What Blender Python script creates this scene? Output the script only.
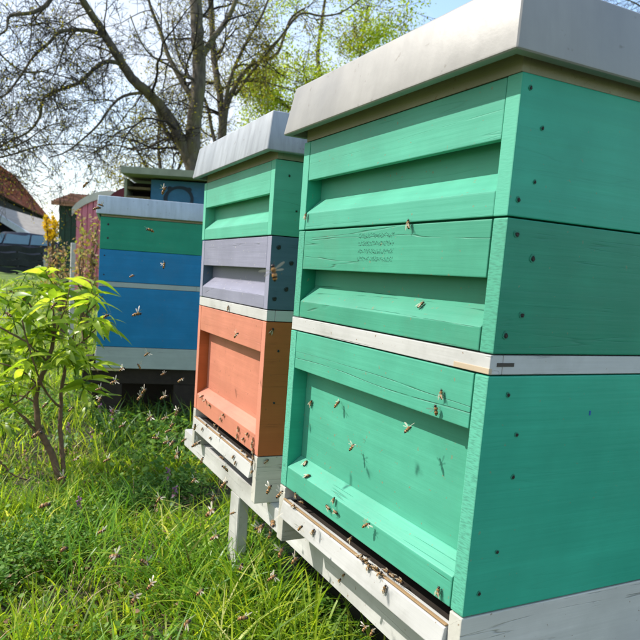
import bpy, bmesh, math, random
import numpy as np
from mathutils import Vector, Matrix, noise as mnoise
for o in list(bpy.data.objects): bpy.data.objects.remove(o)
S = bpy.context.scene; C = S.collection
rnd = random.Random(7); PI = math.pi

# ------------------------------------------------------------------ camera
G = .38                                    # height of the brood box underside above the ground
CP = Vector((-.49598, -.50271, .36396 + G))
YAW, PIT, ROL, FP = .43789, .12186, .06548, 638.359
_f = Vector((math.sin(YAW)*math.cos(PIT), math.cos(YAW)*math.cos(PIT), -math.sin(PIT)))
_r = _f.cross(Vector((0, 0, 1))).normalized(); _u = _r.cross(_f)
cr_, sr_ = math.cos(ROL), math.sin(ROL)
R_ = cr_*_r + sr_*_u; U_ = -sr_*_r + cr_*_u
cam = bpy.data.cameras.new('camera'); co = bpy.data.objects.new('camera', cam); C.objects.link(co)
co.matrix_world = Matrix(((R_.x, U_.x, -_f.x, CP.x), (R_.y, U_.y, -_f.y, CP.y), (R_.z, U_.z, -_f.z, CP.z), (0, 0, 0, 1)))
cam.sensor_width = 36; cam.lens = FP*36/640
cam.shift_x = 54.35/640; cam.shift_y = 31.163/640
cam.clip_start = .02; cam.clip_end = 2000
cam.dof.use_dof = True; cam.dof.focus_distance = .95; cam.dof.aperture_fstop = 15
S.camera = co
S.render.resolution_x = S.render.resolution_y = 1024
def ray(u, v):
    return R_*((u-320+54.35)/FP) - U_*((v-320-31.163)/FP) + _f
def at(u, v, depth): return CP + ray(u, v)*depth                       # point at that distance along the view axis
def on_x(u, v, X): d = ray(u, v); return CP + d*((X-CP.x)/d.x)
def on_y(u, v, Y): d = ray(u, v); return CP + d*((Y-CP.y)/d.y)
def on_z(u, v, Z): d = ray(u, v); return CP + d*((Z-CP.z)/d.z)
def on_plane(u, v, p, n): d = ray(u, v); return CP + d*((p-CP).dot(n)/d.dot(n))

# ------------------------------------------------------------------ light
SUNV = Vector((1, -.75, -1.17)).normalized()      # direction in which the light travels
el = math.asin(-SUNV.z); az = math.atan2(-SUNV.x, -SUNV.y)   # clockwise from +Y
W = bpy.data.worlds.new('World'); S.world = W; W.use_nodes = True
nt = W.node_tree; N = nt.nodes; L = nt.links
bg = N['Background']; sky = N.new('ShaderNodeTexSky'); sky.sky_type = 'NISHITA'; sky.sun_disc = False
sky.sun_elevation = el; sky.sun_rotation = az; sky.dust_density = 1.2; sky.air_density = 1.2; sky.ozone_density = 1.5
tc = N.new('ShaderNodeTexCoord'); mp = N.new('ShaderNodeMapping'); mp.inputs['Scale'].default_value = (1, 1, 2.6)
mp.inputs['Location'].default_value = (.9, .4, .1)
nz = N.new('ShaderNodeTexNoise'); nz.inputs['Scale'].default_value = 1.7; nz.inputs['Detail'].default_value = 9; nz.inputs['Roughness'].default_value = .58
cr = N.new('ShaderNodeValToRGB'); cr.color_ramp.elements[0].position = .34; cr.color_ramp.elements[1].position = .68
mx = N.new('ShaderNodeMixRGB'); mx.inputs['Color2'].default_value = (3.3, 3.4, 3.6, 1)
L.new(tc.outputs['Generated'], mp.inputs['Vector']); L.new(mp.outputs['Vector'], nz.inputs['Vector'])
dt = N.new('ShaderNodeVectorMath'); dt.operation = 'DOT_PRODUCT'; dt.inputs[1].default_value = tuple(R_*.9+U_*.35); L.new(tc.outputs['Generated'], dt.inputs[0])
ml = N.new('ShaderNodeMath'); ml.operation = 'MULTIPLY_ADD'; ml.inputs[1].default_value = -.36; L.new(dt.outputs['Value'], ml.inputs[0]); L.new(nz.outputs['Fac'], ml.inputs[2])   # thinner cloud towards the right
L.new(ml.outputs[0], cr.inputs['Fac']); L.new(cr.outputs['Color'], mx.inputs['Fac'])
L.new(sky.outputs['Color'], mx.inputs['Color1']); L.new(mx.outputs['Color'], bg.inputs['Color'])
bg.inputs['Strength'].default_value = .15
sd = bpy.data.lights.new('sun', 'SUN'); sd.energy = 2.85; sd.angle = math.radians(.55); sd.color = (1, .955, .88)
so = bpy.data.objects.new('sun', sd); C.objects.link(so); so.rotation_euler = SUNV.to_track_quat('-Z', 'Y').to_euler()
so.location = (-6, 5, 8)
S.view_settings.view_transform = 'Standard'; S.view_settings.look = 'None'; S.view_settings.exposure = 1.08; S.view_settings.gamma = 1
try:
    S.cycles.max_bounces = 8; S.cycles.transparent_max_bounces = 12
except Exception: pass

# ------------------------------------------------------------------ materials
def lin(c):
    if isinstance(c, str): c = [int(c[i:i+2], 16)/255 for i in (0, 2, 4)]
    return tuple((x/12.92 if x <= .04045 else ((x+.055)/1.055)**2.4) for x in c) + (1,)
def nodes(name):
    m = bpy.data.materials.new(name); m.use_nodes = True; n = m.node_tree.nodes; l = m.node_tree.links
    return m, n, l, n['Principled BSDF']
def noise_n(n, l, vec, sc, det=4, rough=.55, dist=0):
    t = n.new('ShaderNodeTexNoise'); t.inputs['Scale'].default_value = sc; t.inputs['Detail'].default_value = det
    t.inputs['Roughness'].default_value = rough; t.inputs['Distortion'].default_value = dist
    if vec: l.new(vec, t.inputs['Vector'])
    return t.outputs['Fac']
def ramp(n, l, fac, p0, p1, c0=(0, 0, 0, 1), c1=(1, 1, 1, 1)):
    r = n.new('ShaderNodeValToRGB'); e = r.color_ramp.elements; e[0].position = p0; e[1].position = p1; e[0].color = c0; e[1].color = c1
    l.new(fac, r.inputs['Fac']); return r.outputs['Color']
def mixc(n, l, fac, a, b, mode='MIX'):
    m = n.new('ShaderNodeMixRGB'); m.blend_type = mode
    for k, v in (('Fac', fac), ('Color1', a), ('Color2', b)):
        if hasattr(v, 'links'): l.new(v, m.inputs[k])
        else: m.inputs[k].default_value = v
    return m.outputs['Color']
def mapped(n, l, sc, rot=(0, 0, 0), loc=(0, 0, 0), kind='Object'):
    t = n.new('ShaderNodeTexCoord'); m = n.new('ShaderNodeMapping'); m.inputs['Scale'].default_value = sc
    m.inputs['Rotation'].default_value = rot; m.inputs['Location'].default_value = loc
    l.new(t.outputs[kind], m.inputs['Vector']); return m.outputs['Vector']
def bump(n, l, h, st, dist=.002, prev=None):
    b = n.new('ShaderNodeBump'); b.inputs['Strength'].default_value = st; b.inputs['Distance'].default_value = dist
    l.new(h, b.inputs['Height'])
    if prev: l.new(prev, b.inputs['Normal'])
    return b.outputs['Normal']
def paint(name, col, axis='y', crack=.25, dirt=.25, under='8a7152', rough=.5, bumpy=.5, wear=.5, loc=(0, 0, 0), hw=.006, bt=.45):
    """brushed paint over softwood; grain runs along `axis`"""
    m, n, l, p = nodes(name); base = lin(col)
    g = {'x': (5, 170, 170), 'y': (170, 5, 170), 'z': (170, 170, 5)}[axis]
    g2 = {'x': (.9, 30, 30), 'y': (30, .9, 30), 'z': (30, 30, .9)}[axis]
    v1 = mapped(n, l, g, loc=loc); v2 = mapped(n, l, g2, loc=loc); v3 = mapped(n, l, (1, 1, 1), loc=loc)
    fine = noise_n(n, l, v1, 1, 3, .6); rings = noise_n(n, l, v2, 1.0, 3, .5, .25)
    cloud = noise_n(n, l, v3, 9, 5, .6); spots = noise_n(n, l, v3, 130, 2, .5)
    dark = tuple(c*.80 for c in base[:3]) + (1,); light = tuple(min(1, c*1.10 + .008) for c in base[:3]) + (1,)
    c = mixc(n, l, ramp(n, l, cloud, .3, .7), dark, light)
    c = mixc(n, l, ramp(n, l, rings, .40, .60), c, mixc(n, l, .55, c, dark))
    c = mixc(n, l, ramp(n, l, fine, .35, .70), mixc(n, l, .45, c, dark), c)
    # hairline cracks along the grain
    cw = n.new('ShaderNodeMath'); cw.operation = 'SUBTRACT'; l.new(rings, cw.inputs[0]); cw.inputs[1].default_value = .52
    ca = n.new('ShaderNodeMath'); ca.operation = 'ABSOLUTE'; l.new(cw.outputs[0], ca.inputs[0])
    hair = ramp(n, l, ca.outputs[0], .0008, hw, (1, 1, 1, 1), (0, 0, 0, 1))
    brk = ramp(n, l, noise_n(n, l, v3, 17, 2), bt, bt+.15)
    hm = n.new('ShaderNodeMath'); hm.operation = 'MULTIPLY'; l.new(hair, hm.inputs[0]); l.new(brk, hm.inputs[1])
    hk = n.new('ShaderNodeMath'); hk.operation = 'MULTIPLY'; l.new(hm.outputs[0], hk.inputs[0]); hk.inputs[1].default_value = crack
    c = mixc(n, l, hk.outputs[0], c, tuple(x*.25 for x in base[:3]) + (1,))
    # dirt film and small chips
    dk = n.new('ShaderNodeMath'); dk.operation = 'MULTIPLY'; dk.inputs[1].default_value = dirt
    l.new(ramp(n, l, noise_n(n, l, mapped(n, l, (1, 1, 1), loc=(3.1, 1.7, 2.2)), 5.5, 6, .65), .5, .75), dk.inputs[0])
    c = mixc(n, l, dk.outputs[0], c, mixc(n, l, .55, c, lin('5d5a45')))
    ck = n.new('ShaderNodeMath'); ck.operation = 'MULTIPLY'; ck.inputs[1].default_value = wear
    l.new(ramp(n, l, spots, .70, .735), ck.inputs[0]); c = mixc(n, l, ck.outputs[0], c, lin(under))
    l.new(c, p.inputs['Base Color']); p.inputs['Roughness'].default_value = rough
    p.inputs['Specular IOR Level'].default_value = .35
    nb = bump(n, l, fine, bumpy*.55, .0010); nb = bump(n, l, rings, bumpy, .0016, nb)
    inv = n.new('ShaderNodeMath'); inv.operation = 'SUBTRACT'; inv.inputs[0].default_value = 1; l.new(hm.outputs[0], inv.inputs[1])
    nb = bump(n, l, inv.outputs[0], crack, .0012, nb)
    l.new(nb, p.inputs['Normal']); return m
def simple(name, col, rough=.6, metal=0, nscale=20, var=.15, bumps=.1, dist=.002, sc=(1, 1, 1), spec=.4):
    m, n, l, p = nodes(name); b = lin(col); v = mapped(n, l, sc)
    f = noise_n(n, l, v, nscale, 6, .6)
    c = mixc(n, l, ramp(n, l, f, .3, .7), tuple(x*(1-var) for x in b[:3]) + (1,), tuple(min(1, x*(1+var)) for x in b[:3]) + (1,))
    l.new(c, p.inputs['Base Color']); p.inputs['Roughness'].default_value = rough; p.inputs['Metallic'].default_value = metal
    p.inputs['Specular IOR Level'].default_value = spec
    if bumps: l.new(bump(n, l, f, bumps, dist), p.inputs['Normal'])
    return m
def leafy(name, cols, trans=.5, rough=.45, attr='tint', vs=0, spec=.3):
    """thin leaf / blade: a ramp over the per-leaf tint attribute, diffuse + translucent"""
    m, n, l, p = nodes(name)
    if attr:
        a = n.new('ShaderNodeAttribute'); a.attribute_name = attr; fac = a.outputs['Fac']
    else:
        oi = n.new('ShaderNodeObjectInfo'); fac = oi.outputs['Random']
    r = n.new('ShaderNodeValToRGB'); e = r.color_ramp.elements
    while len(e) < len(cols): e.new(.5)
    for k, c in enumerate(cols): e[k].position = k/(len(cols)-1); e[k].color = lin(c)
    l.new(fac, r.inputs['Fac']); c = r.outputs['Color']
    if vs: c = mixc(n, l, ramp(n, l, noise_n(n, l, mapped(n, l, (1, 1, 1)), vs, 4, .6), .45, .7), c, mixc(n, l, .45, c, lin('5e6a1c')))
    l.new(c, p.inputs['Base Color']); p.inputs['Roughness'].default_value = rough; p.inputs['Specular IOR Level'].default_value = spec
    t = n.new('ShaderNodeBsdfTranslucent')
    tcx = mixc(n, l, 1, c, (1.35, 1.3, .7, 1), 'MULTIPLY'); l.new(tcx, t.inputs['Color'])
    mi = n.new('ShaderNodeMixShader'); mi.inputs['Fac'].default_value = trans
    l.new(p.outputs[0], mi.inputs[1]); l.new(t.outputs[0], mi.inputs[2]); l.new(mi.outputs[0], n['Material Output'].inputs['Surface'])
    return m

TEAL, TEAL2, TEAL3 = '4fa88b', '439a7c', '52ad90'
M = {}
for k, c, kw in (('brood', TEAL, dict(crack=.5)), ('super_mid', TEAL2, dict(crack=.75, dirt=.4)), ('super_top', TEAL3, dict(crack=.2)),
                 ('mint', '58b293', dict(crack=.15)), ('grey', '8b8b9d', dict(crack=.55, dirt=.2, under='c9c3b4')), ('coral', 'cd826a', dict(crack=.3, under='6a4a35')),
                 ('white', 'c9c8c4', dict(crack=.6, dirt=.75, wear=.9, under='8c7a66')), ('floor', 'cbc8bd', dict(crack=.6, dirt=.75, wear=.9, under='8c7a66')),
                 ('far_green', '129270', dict(crack=.1)), ('far_blue', '047cae', dict(crack=.1)), ('far_floor', 'a9b4ae', dict(crack=.3, dirt=.4))):
    for a in 'xy': M[k+a] = paint('paint_%s_%s' % (k, a), c, a, **kw)
M['brood_rail'] = paint('paint_brood_rail', TEAL, 'y', crack=.62, hw=.010, bt=.30); M['super_mid_rail'] = paint('paint_mid_rail', TEAL2, 'y', crack=.55, dirt=.45, bt=.36, loc=(0, .3, .1))
M['brood_panel'] = paint('paint_brood_panel', TEAL, 'y', crack=.08, dirt=.15)
M['coral_side'] = paint('paint_coral_side_shaded', 'b8622f', 'x', crack=.3, under='6a4a35'); M['grey_side'] = paint('paint_grey_side_shaded', '54697a', 'x', crack=.3)  # side boards of the same boxes, their shade put into the colour
def endgrain(name, col, diag=0, amt=.3):
    m, n, l, p = nodes(name); b = lin(col)
    f = noise_n(n, l, mapped(n, l, (60, 110, 560), (diag, 0, 0)), 1, 3, .5); g = noise_n(n, l, mapped(n, l, (30, 25, 130), (diag*1.1, 0, 0)), 1, 2)
    c = mixc(n, l, ramp(n, l, f, .36, .56), tuple(x*(1-amt) for x in b[:3]) + (1,), b)
    c = mixc(n, l, ramp(n, l, g, .28, .34), tuple(x*(1-amt*1.5) for x in b[:3]) + (1,), c)
    l.new(c, p.inputs['Base Color']); p.inputs['Roughness'].default_value = .6
    l.new(bump(n, l, f, .22, .0008), p.inputs['Normal']); return m
M['brood_side'] = paint('paint_brood_side_shaded', '2ea988', 'x', crack=.06, dirt=.12, wear=.3); M['super_mid_side'] = paint('paint_mid_side_shaded', '1c8a69', 'x', crack=.18, dirt=.25, wear=.3)  # teal sides: deeper colour carries the shade of the unlit faces
M['super_top_side'] = paint('paint_top_side_shaded', '30a887', 'x', crack=.08, dirt=.15, wear=.3)  # shaded copy of the top box colour
for k, c in (('brood', '59af93'), ('super_mid', '499f82'), ('super_top', TEAL3), ('mint', '58b293'), ('grey', '8b8b9d'), ('coral', 'cd826a'), ('white', 'c9c8c4'),
             ('far_green', '129270'), ('far_blue', '047cae')):
    M[k+'e'] = endgrain('end_grain_'+k, c, {'super_mid': .55}.get(k, 0), {'brood': .30, 'super_mid': .26}.get(k, .06))
M['screw'] = simple('rusty_screw', '3a332c', .6, .4, 300, .4)
M['screwrimt'] = simple('sunk_screw_rim_teal', '2a7a60', .7, 0, 400, .3); M['screwrim'] = simple('sunk_screw_rim', '2e3a3e', .7, 0, 400, .3)
M['screwhole'] = simple('screw_hole_shadowed', '25231c', .8, 0, 300, .3)
M['rawwood'] = paint('raw_weathered_wood', 'a98a63', 'y', crack=.8, dirt=.5, under='4a3626', rough=.8)
M['beige'] = paint('beige_wood', 'a9a288', 'y', crack=.3, dirt=.2, rough=.7)
M['beigex'] = paint('beige_wood_across', 'a9a288', 'x', crack=.3, dirt=.2, rough=.7)
M['darkwood'] = simple('dark_wood_and_shade', '2c241d', .85, 0, 30, .3, .4)
M['softwood'] = paint('pale_softwood', 'c9b98a', 'x', crack=.3, rough=.7)

def roof_mat(name, col, streak):
    m, n, l, p = nodes(name); b = lin(col)
    f = noise_n(n, l, mapped(n, l, (1, 1, 1)), 7, 7, .62); s = noise_n(n, l, mapped(n, l, (38, 38, 1.5)), 1, 4, .6)
    sp = noise_n(n, l, mapped(n, l, (1, 1, 1)), 75, 3, .55)
    c = mixc(n, l, ramp(n, l, f, .3, .72), tuple(x*.82 for x in b[:3]) + (1,), tuple(min(1, x*1.08) for x in b[:3]) + (1,))
    k = n.new('ShaderNodeMath'); k.operation = 'MULTIPLY'; k.inputs[1].default_value = streak*1.4; l.new(ramp(n, l, s, .42, .62), k.inputs[0])
    c = mixc(n, l, k.outputs[0], c, tuple(x*.6 for x in b[:3]) + (1,))
    k2 = n.new('ShaderNodeMath'); k2.operation = 'MULTIPLY'; k2.inputs[1].default_value = .55; l.new(ramp(n, l, sp, .66, .73), k2.inputs[0])
    c = mixc(n, l, k2.outputs[0], c, lin('6b6459'))
    l.new(c, p.inputs['Base Color']); l.new(ramp(n, l, f, .2, .8, (.38, .38, .38, 1), (.6, .6, .6, 1)), p.inputs['Roughness'])
    p.inputs['Metallic'].default_value = .08; l.new(bump(n, l, noise_n(n, l, mapped(n, l, (1, 1, 1)), 11, 2, .4), .5, .006, bump(n, l, f, .3, .004)), p.inputs['Normal']); return m
M['roof1'] = roof_mat('painted_sheet_roof', '9a9792', .14); M['roof2'] = roof_mat('zinc_sheet_roof', 'a0a5aa', .45); M['roof3'] = roof_mat('pale_zinc_sheet_roof', 'b7c3cd', .3)

# ------------------------------------------------------------------ object helpers
def link(name, me, mat=None, parent=None):
    o = bpy.data.objects.new(name, me); C.objects.link(o)
    if mat is not None and me is not None:
        for mm in (mat if isinstance(mat, (list, tuple)) else [mat]):
            me.materials.append(mm)
    if parent: o.parent = parent
    return o
def tag(o, label=None, cat=None, group=None, kind=None):
    if label: o['label'] = label
    if cat: o['category'] = cat
    if group: o['group'] = group
    if kind: o['kind'] = kind
    return o
def empty(name, loc=(0, 0, 0), rz=0):
    o = bpy.data.objects.new(name, None); C.objects.link(o); o.location = loc; o.rotation_euler = (0, 0, rz); o.empty_display_size = .05; return o
def bm_obj(name, bm, mat, parent=None, smooth=False):
    me = bpy.data.meshes.new(name); bmesh.ops.recalc_face_normals(bm, faces=bm.faces); bm.to_mesh(me); bm.free()
    if smooth: me.shade_smooth()
    return link(name, me, mat, parent)
def bm_box(bm, a, b, bev=.0012):
    g = bmesh.ops.create_cube(bm, size=1); vs = g['verts']
    for v in vs: v.co = Vector([(a[i]+b[i])/2 + v.co[i]*(b[i]-a[i]) for i in range(3)])
    if bev:
        es = list({e for v in vs for e in v.link_edges}); bmesh.ops.bevel(bm, geom=es, offset=bev, segments=2, profile=.6, affect='EDGES')
    return bm
def box(name, a, b, mat, parent=None, bev=.0012):
    return bm_obj(name, bm_box(bmesh.new(), a, b, bev), mat, parent)
def prism(name, prof, y0, y1, mat, parent=None, bev=.001):
    """profile in x/z pulled along y"""
    bm = bmesh.new(); A = [bm.verts.new((x, y0, z)) for x, z in prof]; B = [bm.verts.new((x, y1, z)) for x, z in prof]; n = len(prof)
    bm.faces.new(A); bm.faces.new(B[::-1])
    for i in range(n): bm.faces.new((A[i], B[i], B[(i+1) % n], A[(i+1) % n]))
    bmesh.ops.recalc_face_normals(bm, faces=bm.faces)
    if bev: bmesh.ops.bevel(bm, geom=bm.edges[:], offset=bev, segments=2, profile=.6, affect='EDGES')
    return bm_obj(name, bm, mat, parent)
def tube_data(pts, rad, sides=6, V=None, F=None, cap=True):
    V = [] if V is None else V; F = [] if F is None else F; b0 = len(V); n = len(pts)
    up = Vector((.31, .17, .93)); prev = None
    for i, p in enumerate(pts):
        t = (Vector(pts[min(i+1, n-1)]) - Vector(pts[max(i-1, 0)])).normalized()
        if prev is None: a = t.cross(up if abs(t.dot(up)) < .95 else Vector((1, 0, 0))).normalized()
        else: a = (prev - t*prev.dot(t)).normalized()
        prev = a; b = t.cross(a)
        for k in range(sides):
            w = 2*PI*k/sides; V.append(tuple(Vector(p) + (a*math.cos(w) + b*math.sin(w))*rad[i]))
    for i in range(n-1):
        for k in range(sides):
            k2 = (k+1) % sides; F.append((b0+i*sides+k, b0+i*sides+k2, b0+(i+1)*sides+k2, b0+(i+1)*sides+k))
    if cap: F.append(tuple(b0+k for k in range(sides))[::-1]); F.append(tuple(b0+(n-1)*sides+k for k in range(sides)))
    return V, F
def mesh_vf(name, V, F, smooth=True):
    me = bpy.data.meshes.new(name); me.from_pydata(V, [], F)
    if smooth: me.shade_smooth()
    return me
def np_mesh(name, co, quads, tint=None):
    """many quads at once"""
    me = bpy.data.meshes.new(name); me.vertices.add(len(co)); me.vertices.foreach_set('co', np.asarray(co, 'f').ravel())
    q = np.asarray(quads, 'i'); me.loops.add(q.size); me.loops.foreach_set('vertex_index', q.ravel()); me.polygons.add(len(q))
    me.polygons.foreach_set('loop_start', np.arange(0, q.size, 4, dtype='i')); me.update(calc_edges=True)
    if tint is not None:
        a = me.attributes.new('tint', 'FLOAT', 'POINT'); a.data.foreach_set('value', np.asarray(tint, 'f'))
    me.shade_smooth(); return me

# ------------------------------------------------------------------ hives
HB, HS, HM, HT = .2719, .0224, .1427, .1425; BW = .46; DEP = .026
def hive_section(hive, kind, z0, h, key, sx=0, sy=0, hf=.026, hb=.050, screws=(), label=None, crackgap=1):
    """one box of the stack: inner walls (the part itself), boards and rails as its pieces"""
    e = .0009; z1 = z0+h-e; z0 = z0+e; T = .020
    my, mxx = M[key+'y'], M[key+'x']
    bm = bmesh.new()
    bm_box(bm, (DEP, T+.001, z0+.001), (DEP+.012, BW-T-.001, z1-.001), 0)
    part = bm_obj(kind, bm, M.get(key+'_panel', my), hive); part.location = (sx, sy, 0)
    box('back_panel', (BW-DEP-.012, T+.001, z0+.001), (BW-DEP, BW-T-.001, z1-.001), my, part, 0)
    if label: part['label'] = label
    for y in (0, BW-T):
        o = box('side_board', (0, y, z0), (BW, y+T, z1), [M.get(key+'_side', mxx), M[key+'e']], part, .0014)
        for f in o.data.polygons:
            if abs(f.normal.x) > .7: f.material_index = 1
    g = .0012
    box('top_rail', (.0004, T+g*crackgap, z1-.062), (.0105, BW-T-.0008, z1-.0004), M.get(key+'_rail', my), part)
    prism('bottom_rail', [(.0006, z0+.0003), (.0006, z0+hf), (DEP-.0004, z0+hb), (DEP-.0004, z0+.0003)], T+g*crackgap, BW-T-.0008, my, part, .0015)
    box('top_rail', (BW-.022, T+g, z1-.062), (BW-.0004, BW-T-g, z1-.0004), my, part)
    prism('bottom_rail', [(BW-.0006, z0+.0003), (BW-.0006, z0+hf), (BW-DEP+.0004, z0+hb), (BW-DEP+.0004, z0+.0003)], T+g, BW-T-g, my, part, .0015)
    for (x, z, r) in screws:
        r *= .86
        bm = bmesh.new(); ph = rnd.uniform(0, 6)
        for (rr, yy, mi_, ox, oz) in ((r, -.0006, 0, 0, 0), (r*.62, -.0011, 1, r*.12, -r*.1), (r*.3, -.0015, 2, r*.2, -r*.25)):
            ring_ = [bm.verts.new((x+ox+rr*math.cos(a)*(1+.13*math.sin(3*a+ph)), yy, z+oz+rr*math.sin(a)*(1+.16*math.cos(2*a+ph)))) for a in [2*PI*k/14 for k in range(14)]]
            back_ = [bm.verts.new((v.co.x, .0005, v.co.z)) for v in ring_]
            f = bm.faces.new(ring_); f.material_index = mi_
            for k in range(14): bm.faces.new((ring_[k], back_[k], back_[(k+1) % 14], ring_[(k+1) % 14])).material_index = mi_
        bm_obj('screw', bm, [M['screwrim'+('' if key in ('grey', 'coral', 'far_blue', 'far_green') else 't')], M['screwhole'], M['screw']], part)
    return part
def hive_frame(hive, z0, h, key, sx=0, sy=0, name='spacer_frame', e=.0008):
    z1 = z0+h-e; z0 += e
    p = box(name, (.0004, .0004, z0), (.018, BW-.0004, z1), M[key+'y'], hive, .001); p.location = (sx, sy, 0)
    box('frame_side', (.0185, .0002, z0), (BW-.0185, .018, z1), M[key+'x'], p, .001)
    box('frame_side', (.0185, BW-.018, z0), (BW-.0185, BW-.0002, z1), M[key+'x'], p, .001)
    box('frame_back', (BW-.018, .0004, z0), (BW-.0004, BW-.0004, z1), M[key+'y'], p, .001)
    return p
def hive_roof(hive, z, key, sx=0, sy=0, ov=.03, a=.012, h=.075, lip=.008):
    """sheet-covered lid: four slightly inward-leaning skirts and a nearly flat top; hollow below"""
    bm = bmesh.new()
    def ring(x0, x1, y0, y1, zz): return [bm.verts.new(c) for c in ((x0, y0, zz), (x1, y0, zz), (x1, y1, zz), (x0, y1, zz))]
    o = ov
    oy = min(o, .021); r0 = ring(-o, BW+o, -oy, BW+oy, z+.010); r1 = ring(-o+a, BW+o-a, -oy+a, BW+oy-a, z+.010+h)
    r2 = ring(-o+.012, BW+o-.012, -oy+.012, BW+oy-.012, z+.010); r3 = ring(-o+.014, BW+o-.014, -oy+.014, BW+oy-.014, z+.030)
    for i in range(4):
        j = (i+1) % 4
        bm.faces.new((r0[i], r0[j], r1[j], r1[i])); bm.faces.new((r0[j], r0[i], r2[i], r2[j])); bm.faces.new((r2[i], r2[j], r3[j], r3[i]))
    bm.faces.new(r1); bm.faces.new(r3[::-1]); bmesh.ops.recalc_face_normals(bm, faces=bm.faces)
    es = [e for e in bm.edges if all(v in r1 or v in r0 for v in e.verts)]
    bmesh.ops.bevel(bm, geom=es, offset=.0038, segments=3, profile=.5, affect='EDGES')
    ro = bm_obj('roof', bm, M[key], hive, True); ro.location = (sx, sy, 0)
    me = ro.data
    try: me.set_sharp_from_angle(angle=math.radians(25))
    except Exception: pass
    box('cover_board', (.003, .003, z+.0008), (BW-.003, BW-.003, z+.0285), M['beige'], ro, .001)
    return ro
def hive_floor(hive, key='floor', h=.098, slit=.020, yf=0):
    f = box('floor', (.0105, .021, -.034), (BW-.01, BW-.021, -slit-.004), M['darkwood'], hive, .001)  # dark colour stands in for the shade inside the entrance slit
    box('worn_edge', (-.0035, .0212, -.0206), (.0015, BW-.0212, -.0186), M['rawwood'], f, .001)
    for y in (0, BW-.020): box('side_batten', (-.0005, y, -h), (BW, y+.020, -.0010), M[key+'x'], f, .0014)
    prism('landing_strip', [(-.009, -.051), (-.004, -.0225), (.0095, -.0205), (.0095, -.045)], .0212, BW-.0212, M['whitey'], f, .0015)
    box('back_batten', (BW-.02, .021, -h), (BW-.0005, BW-.021, -.031), M[key+'y'], f, .001)
    return f

h1 = empty('beehive', (0, 0, G)); tag(h1, 'large near teal beehive with pale grey roof, cropped at the right edge', 'beehive', 'beehives')
hive_section(h1, 'brood_box', 0, HB, 'brood', crackgap=1.9, hf=.036, hb=.055, screws=[(.030, HB-.021, .0035), (.049, HB-.066, .0035), (.051, .158, .0035), (.040, .072, .0034), (.020, .026, .0034), (.40, .20, .003)])
sp = hive_frame(h1, HB, HS, 'white')
box('dowel_slot', (.010, -.0003, HB+.0095), (.034, .004, HB+.0135), simple('slot_dark', '4a443c', .8), sp, 0)
_m = paint('bare_edge_wood', 'cbb79c', 'y', crack=.6, dirt=.4)
box('bare_corner', (-.0004, .0002, HB+.0012), (.004, .055, HB+.0075), _m, sp, .0005)
zz = HB+HS
hive_section(h1, 'super', zz, HM, 'super_mid', .001, -.0016, screws=[(.014, zz+.126, .0048), (.040, zz+.103, .0048), (.034, zz+.043, .0046), (.014, zz+.021, .0048)], label='middle box with deeper green paint', crackgap=2)
# worn impressed stamp, four illegible rows, on the rail of the middle box
mid = [c for c in h1.children if c.name.startswith('super')][0]; V, F = [], []
ya, yb = on_x(392, 245, 0).y, on_x(357, 245, 0).y; zt_, zb_ = zz+HM-.008, zz+HM-.050
for rw_ in range(4):
    zc = zt_+(zb_-zt_)*(rw_+.5)/4; yy = ya
    while yy < yb:
        w_ = rnd.uniform(.0010, .0040); h_ = rnd.uniform(.0005, .0012); z_ = zc+rnd.uniform(-.0030, .0030)
        if rnd.random() < .8:
            b0 = len(V); V += [(.0001, yy, z_-h_/2), (.0001, yy+w_*.5, z_-h_/2), (.0001, yy+w_*.5, z_+h_/2), (.0001, yy, z_+h_/2), (.0012, yy, z_-h_/2), (.0012, yy+w_*.5, z_-h_/2), (.0012, yy+w_*.5, z_+h_/2), (.0012, yy, z_+h_/2)]
            F += [(b0, b0+3, b0+2, b0+1), (b0, b0+1, b0+5, b0+4), (b0+3, b0+7, b0+6, b0+2), (b0, b0+4, b0+7, b0+3), (b0+1, b0+2, b0+6, b0+5)]
        yy += rnd.uniform(.0002, .0007)
so_ = link('worn_stamp', mesh_vf('worn_stamp', V, F, False), simple('worn_stamp_teal', '438f76', .7, 0, 900, .35, .3), mid); so_['kind'] = 'stuff'
bb_ = on_y(590, 413, -.0003) - Vector((0, 0, G)); box('paint_dab', (bb_.x-.0012, -.0007, bb_.z-.0028), (bb_.x+.0012, .001, bb_.z+.0028), simple('blue_paint_dab', '2a62a8', .6), [c for c in h1.children if c.name.startswith('brood')][0], .0004)
zz += HM
hive_section(h1, 'super', zz, HT, 'super_top', 0, -.0015, crackgap=.6, screws=[(.012, zz+.128, .0030), (.034, zz+.092, .0030), (.032, zz+.038, .0026), (.012, zz+.018, .0036)])
hive_roof(h1, zz+HT, 'roof1'); hive_floor(h1)

q2 = (.0296, .6258, -.003, -.0385)
h2 = empty('beehive', (q2[0], q2[1], G+q2[2]), q2[3]); tag(h2, 'middle beehive of mint, grey and coral boxes under a streaked zinc roof', 'beehive', 'beehives')
hive_section(h2, 'brood_box', 0, .2728, 'coral', hf=.040, hb=.058, screws=[(.015, .258, .003), (.030, .215, .0028), (.028, .11, .0028)], label='coral orange brood box')
hive_frame(h2, .2728, .0227, 'white')
zz = .2728+.0227
hive_section(h2, 'super', zz, .1437, 'grey', screws=[(.016, zz+.122, .0058), (.045, zz+.093, .0058), (.038, zz+.042, .0058), (.014, zz+.022, .0058)], label='lavender grey super')
zz += .1437
hive_section(h2, 'super', zz, .1436, 'mint', -.002, 0, screws=[(.03, zz+.115, .003), (.05, zz+.05, .003)], label='mint green super')
hive_roof(h2, zz+.1436, 'roof2'); hive_floor(h2)

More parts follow.
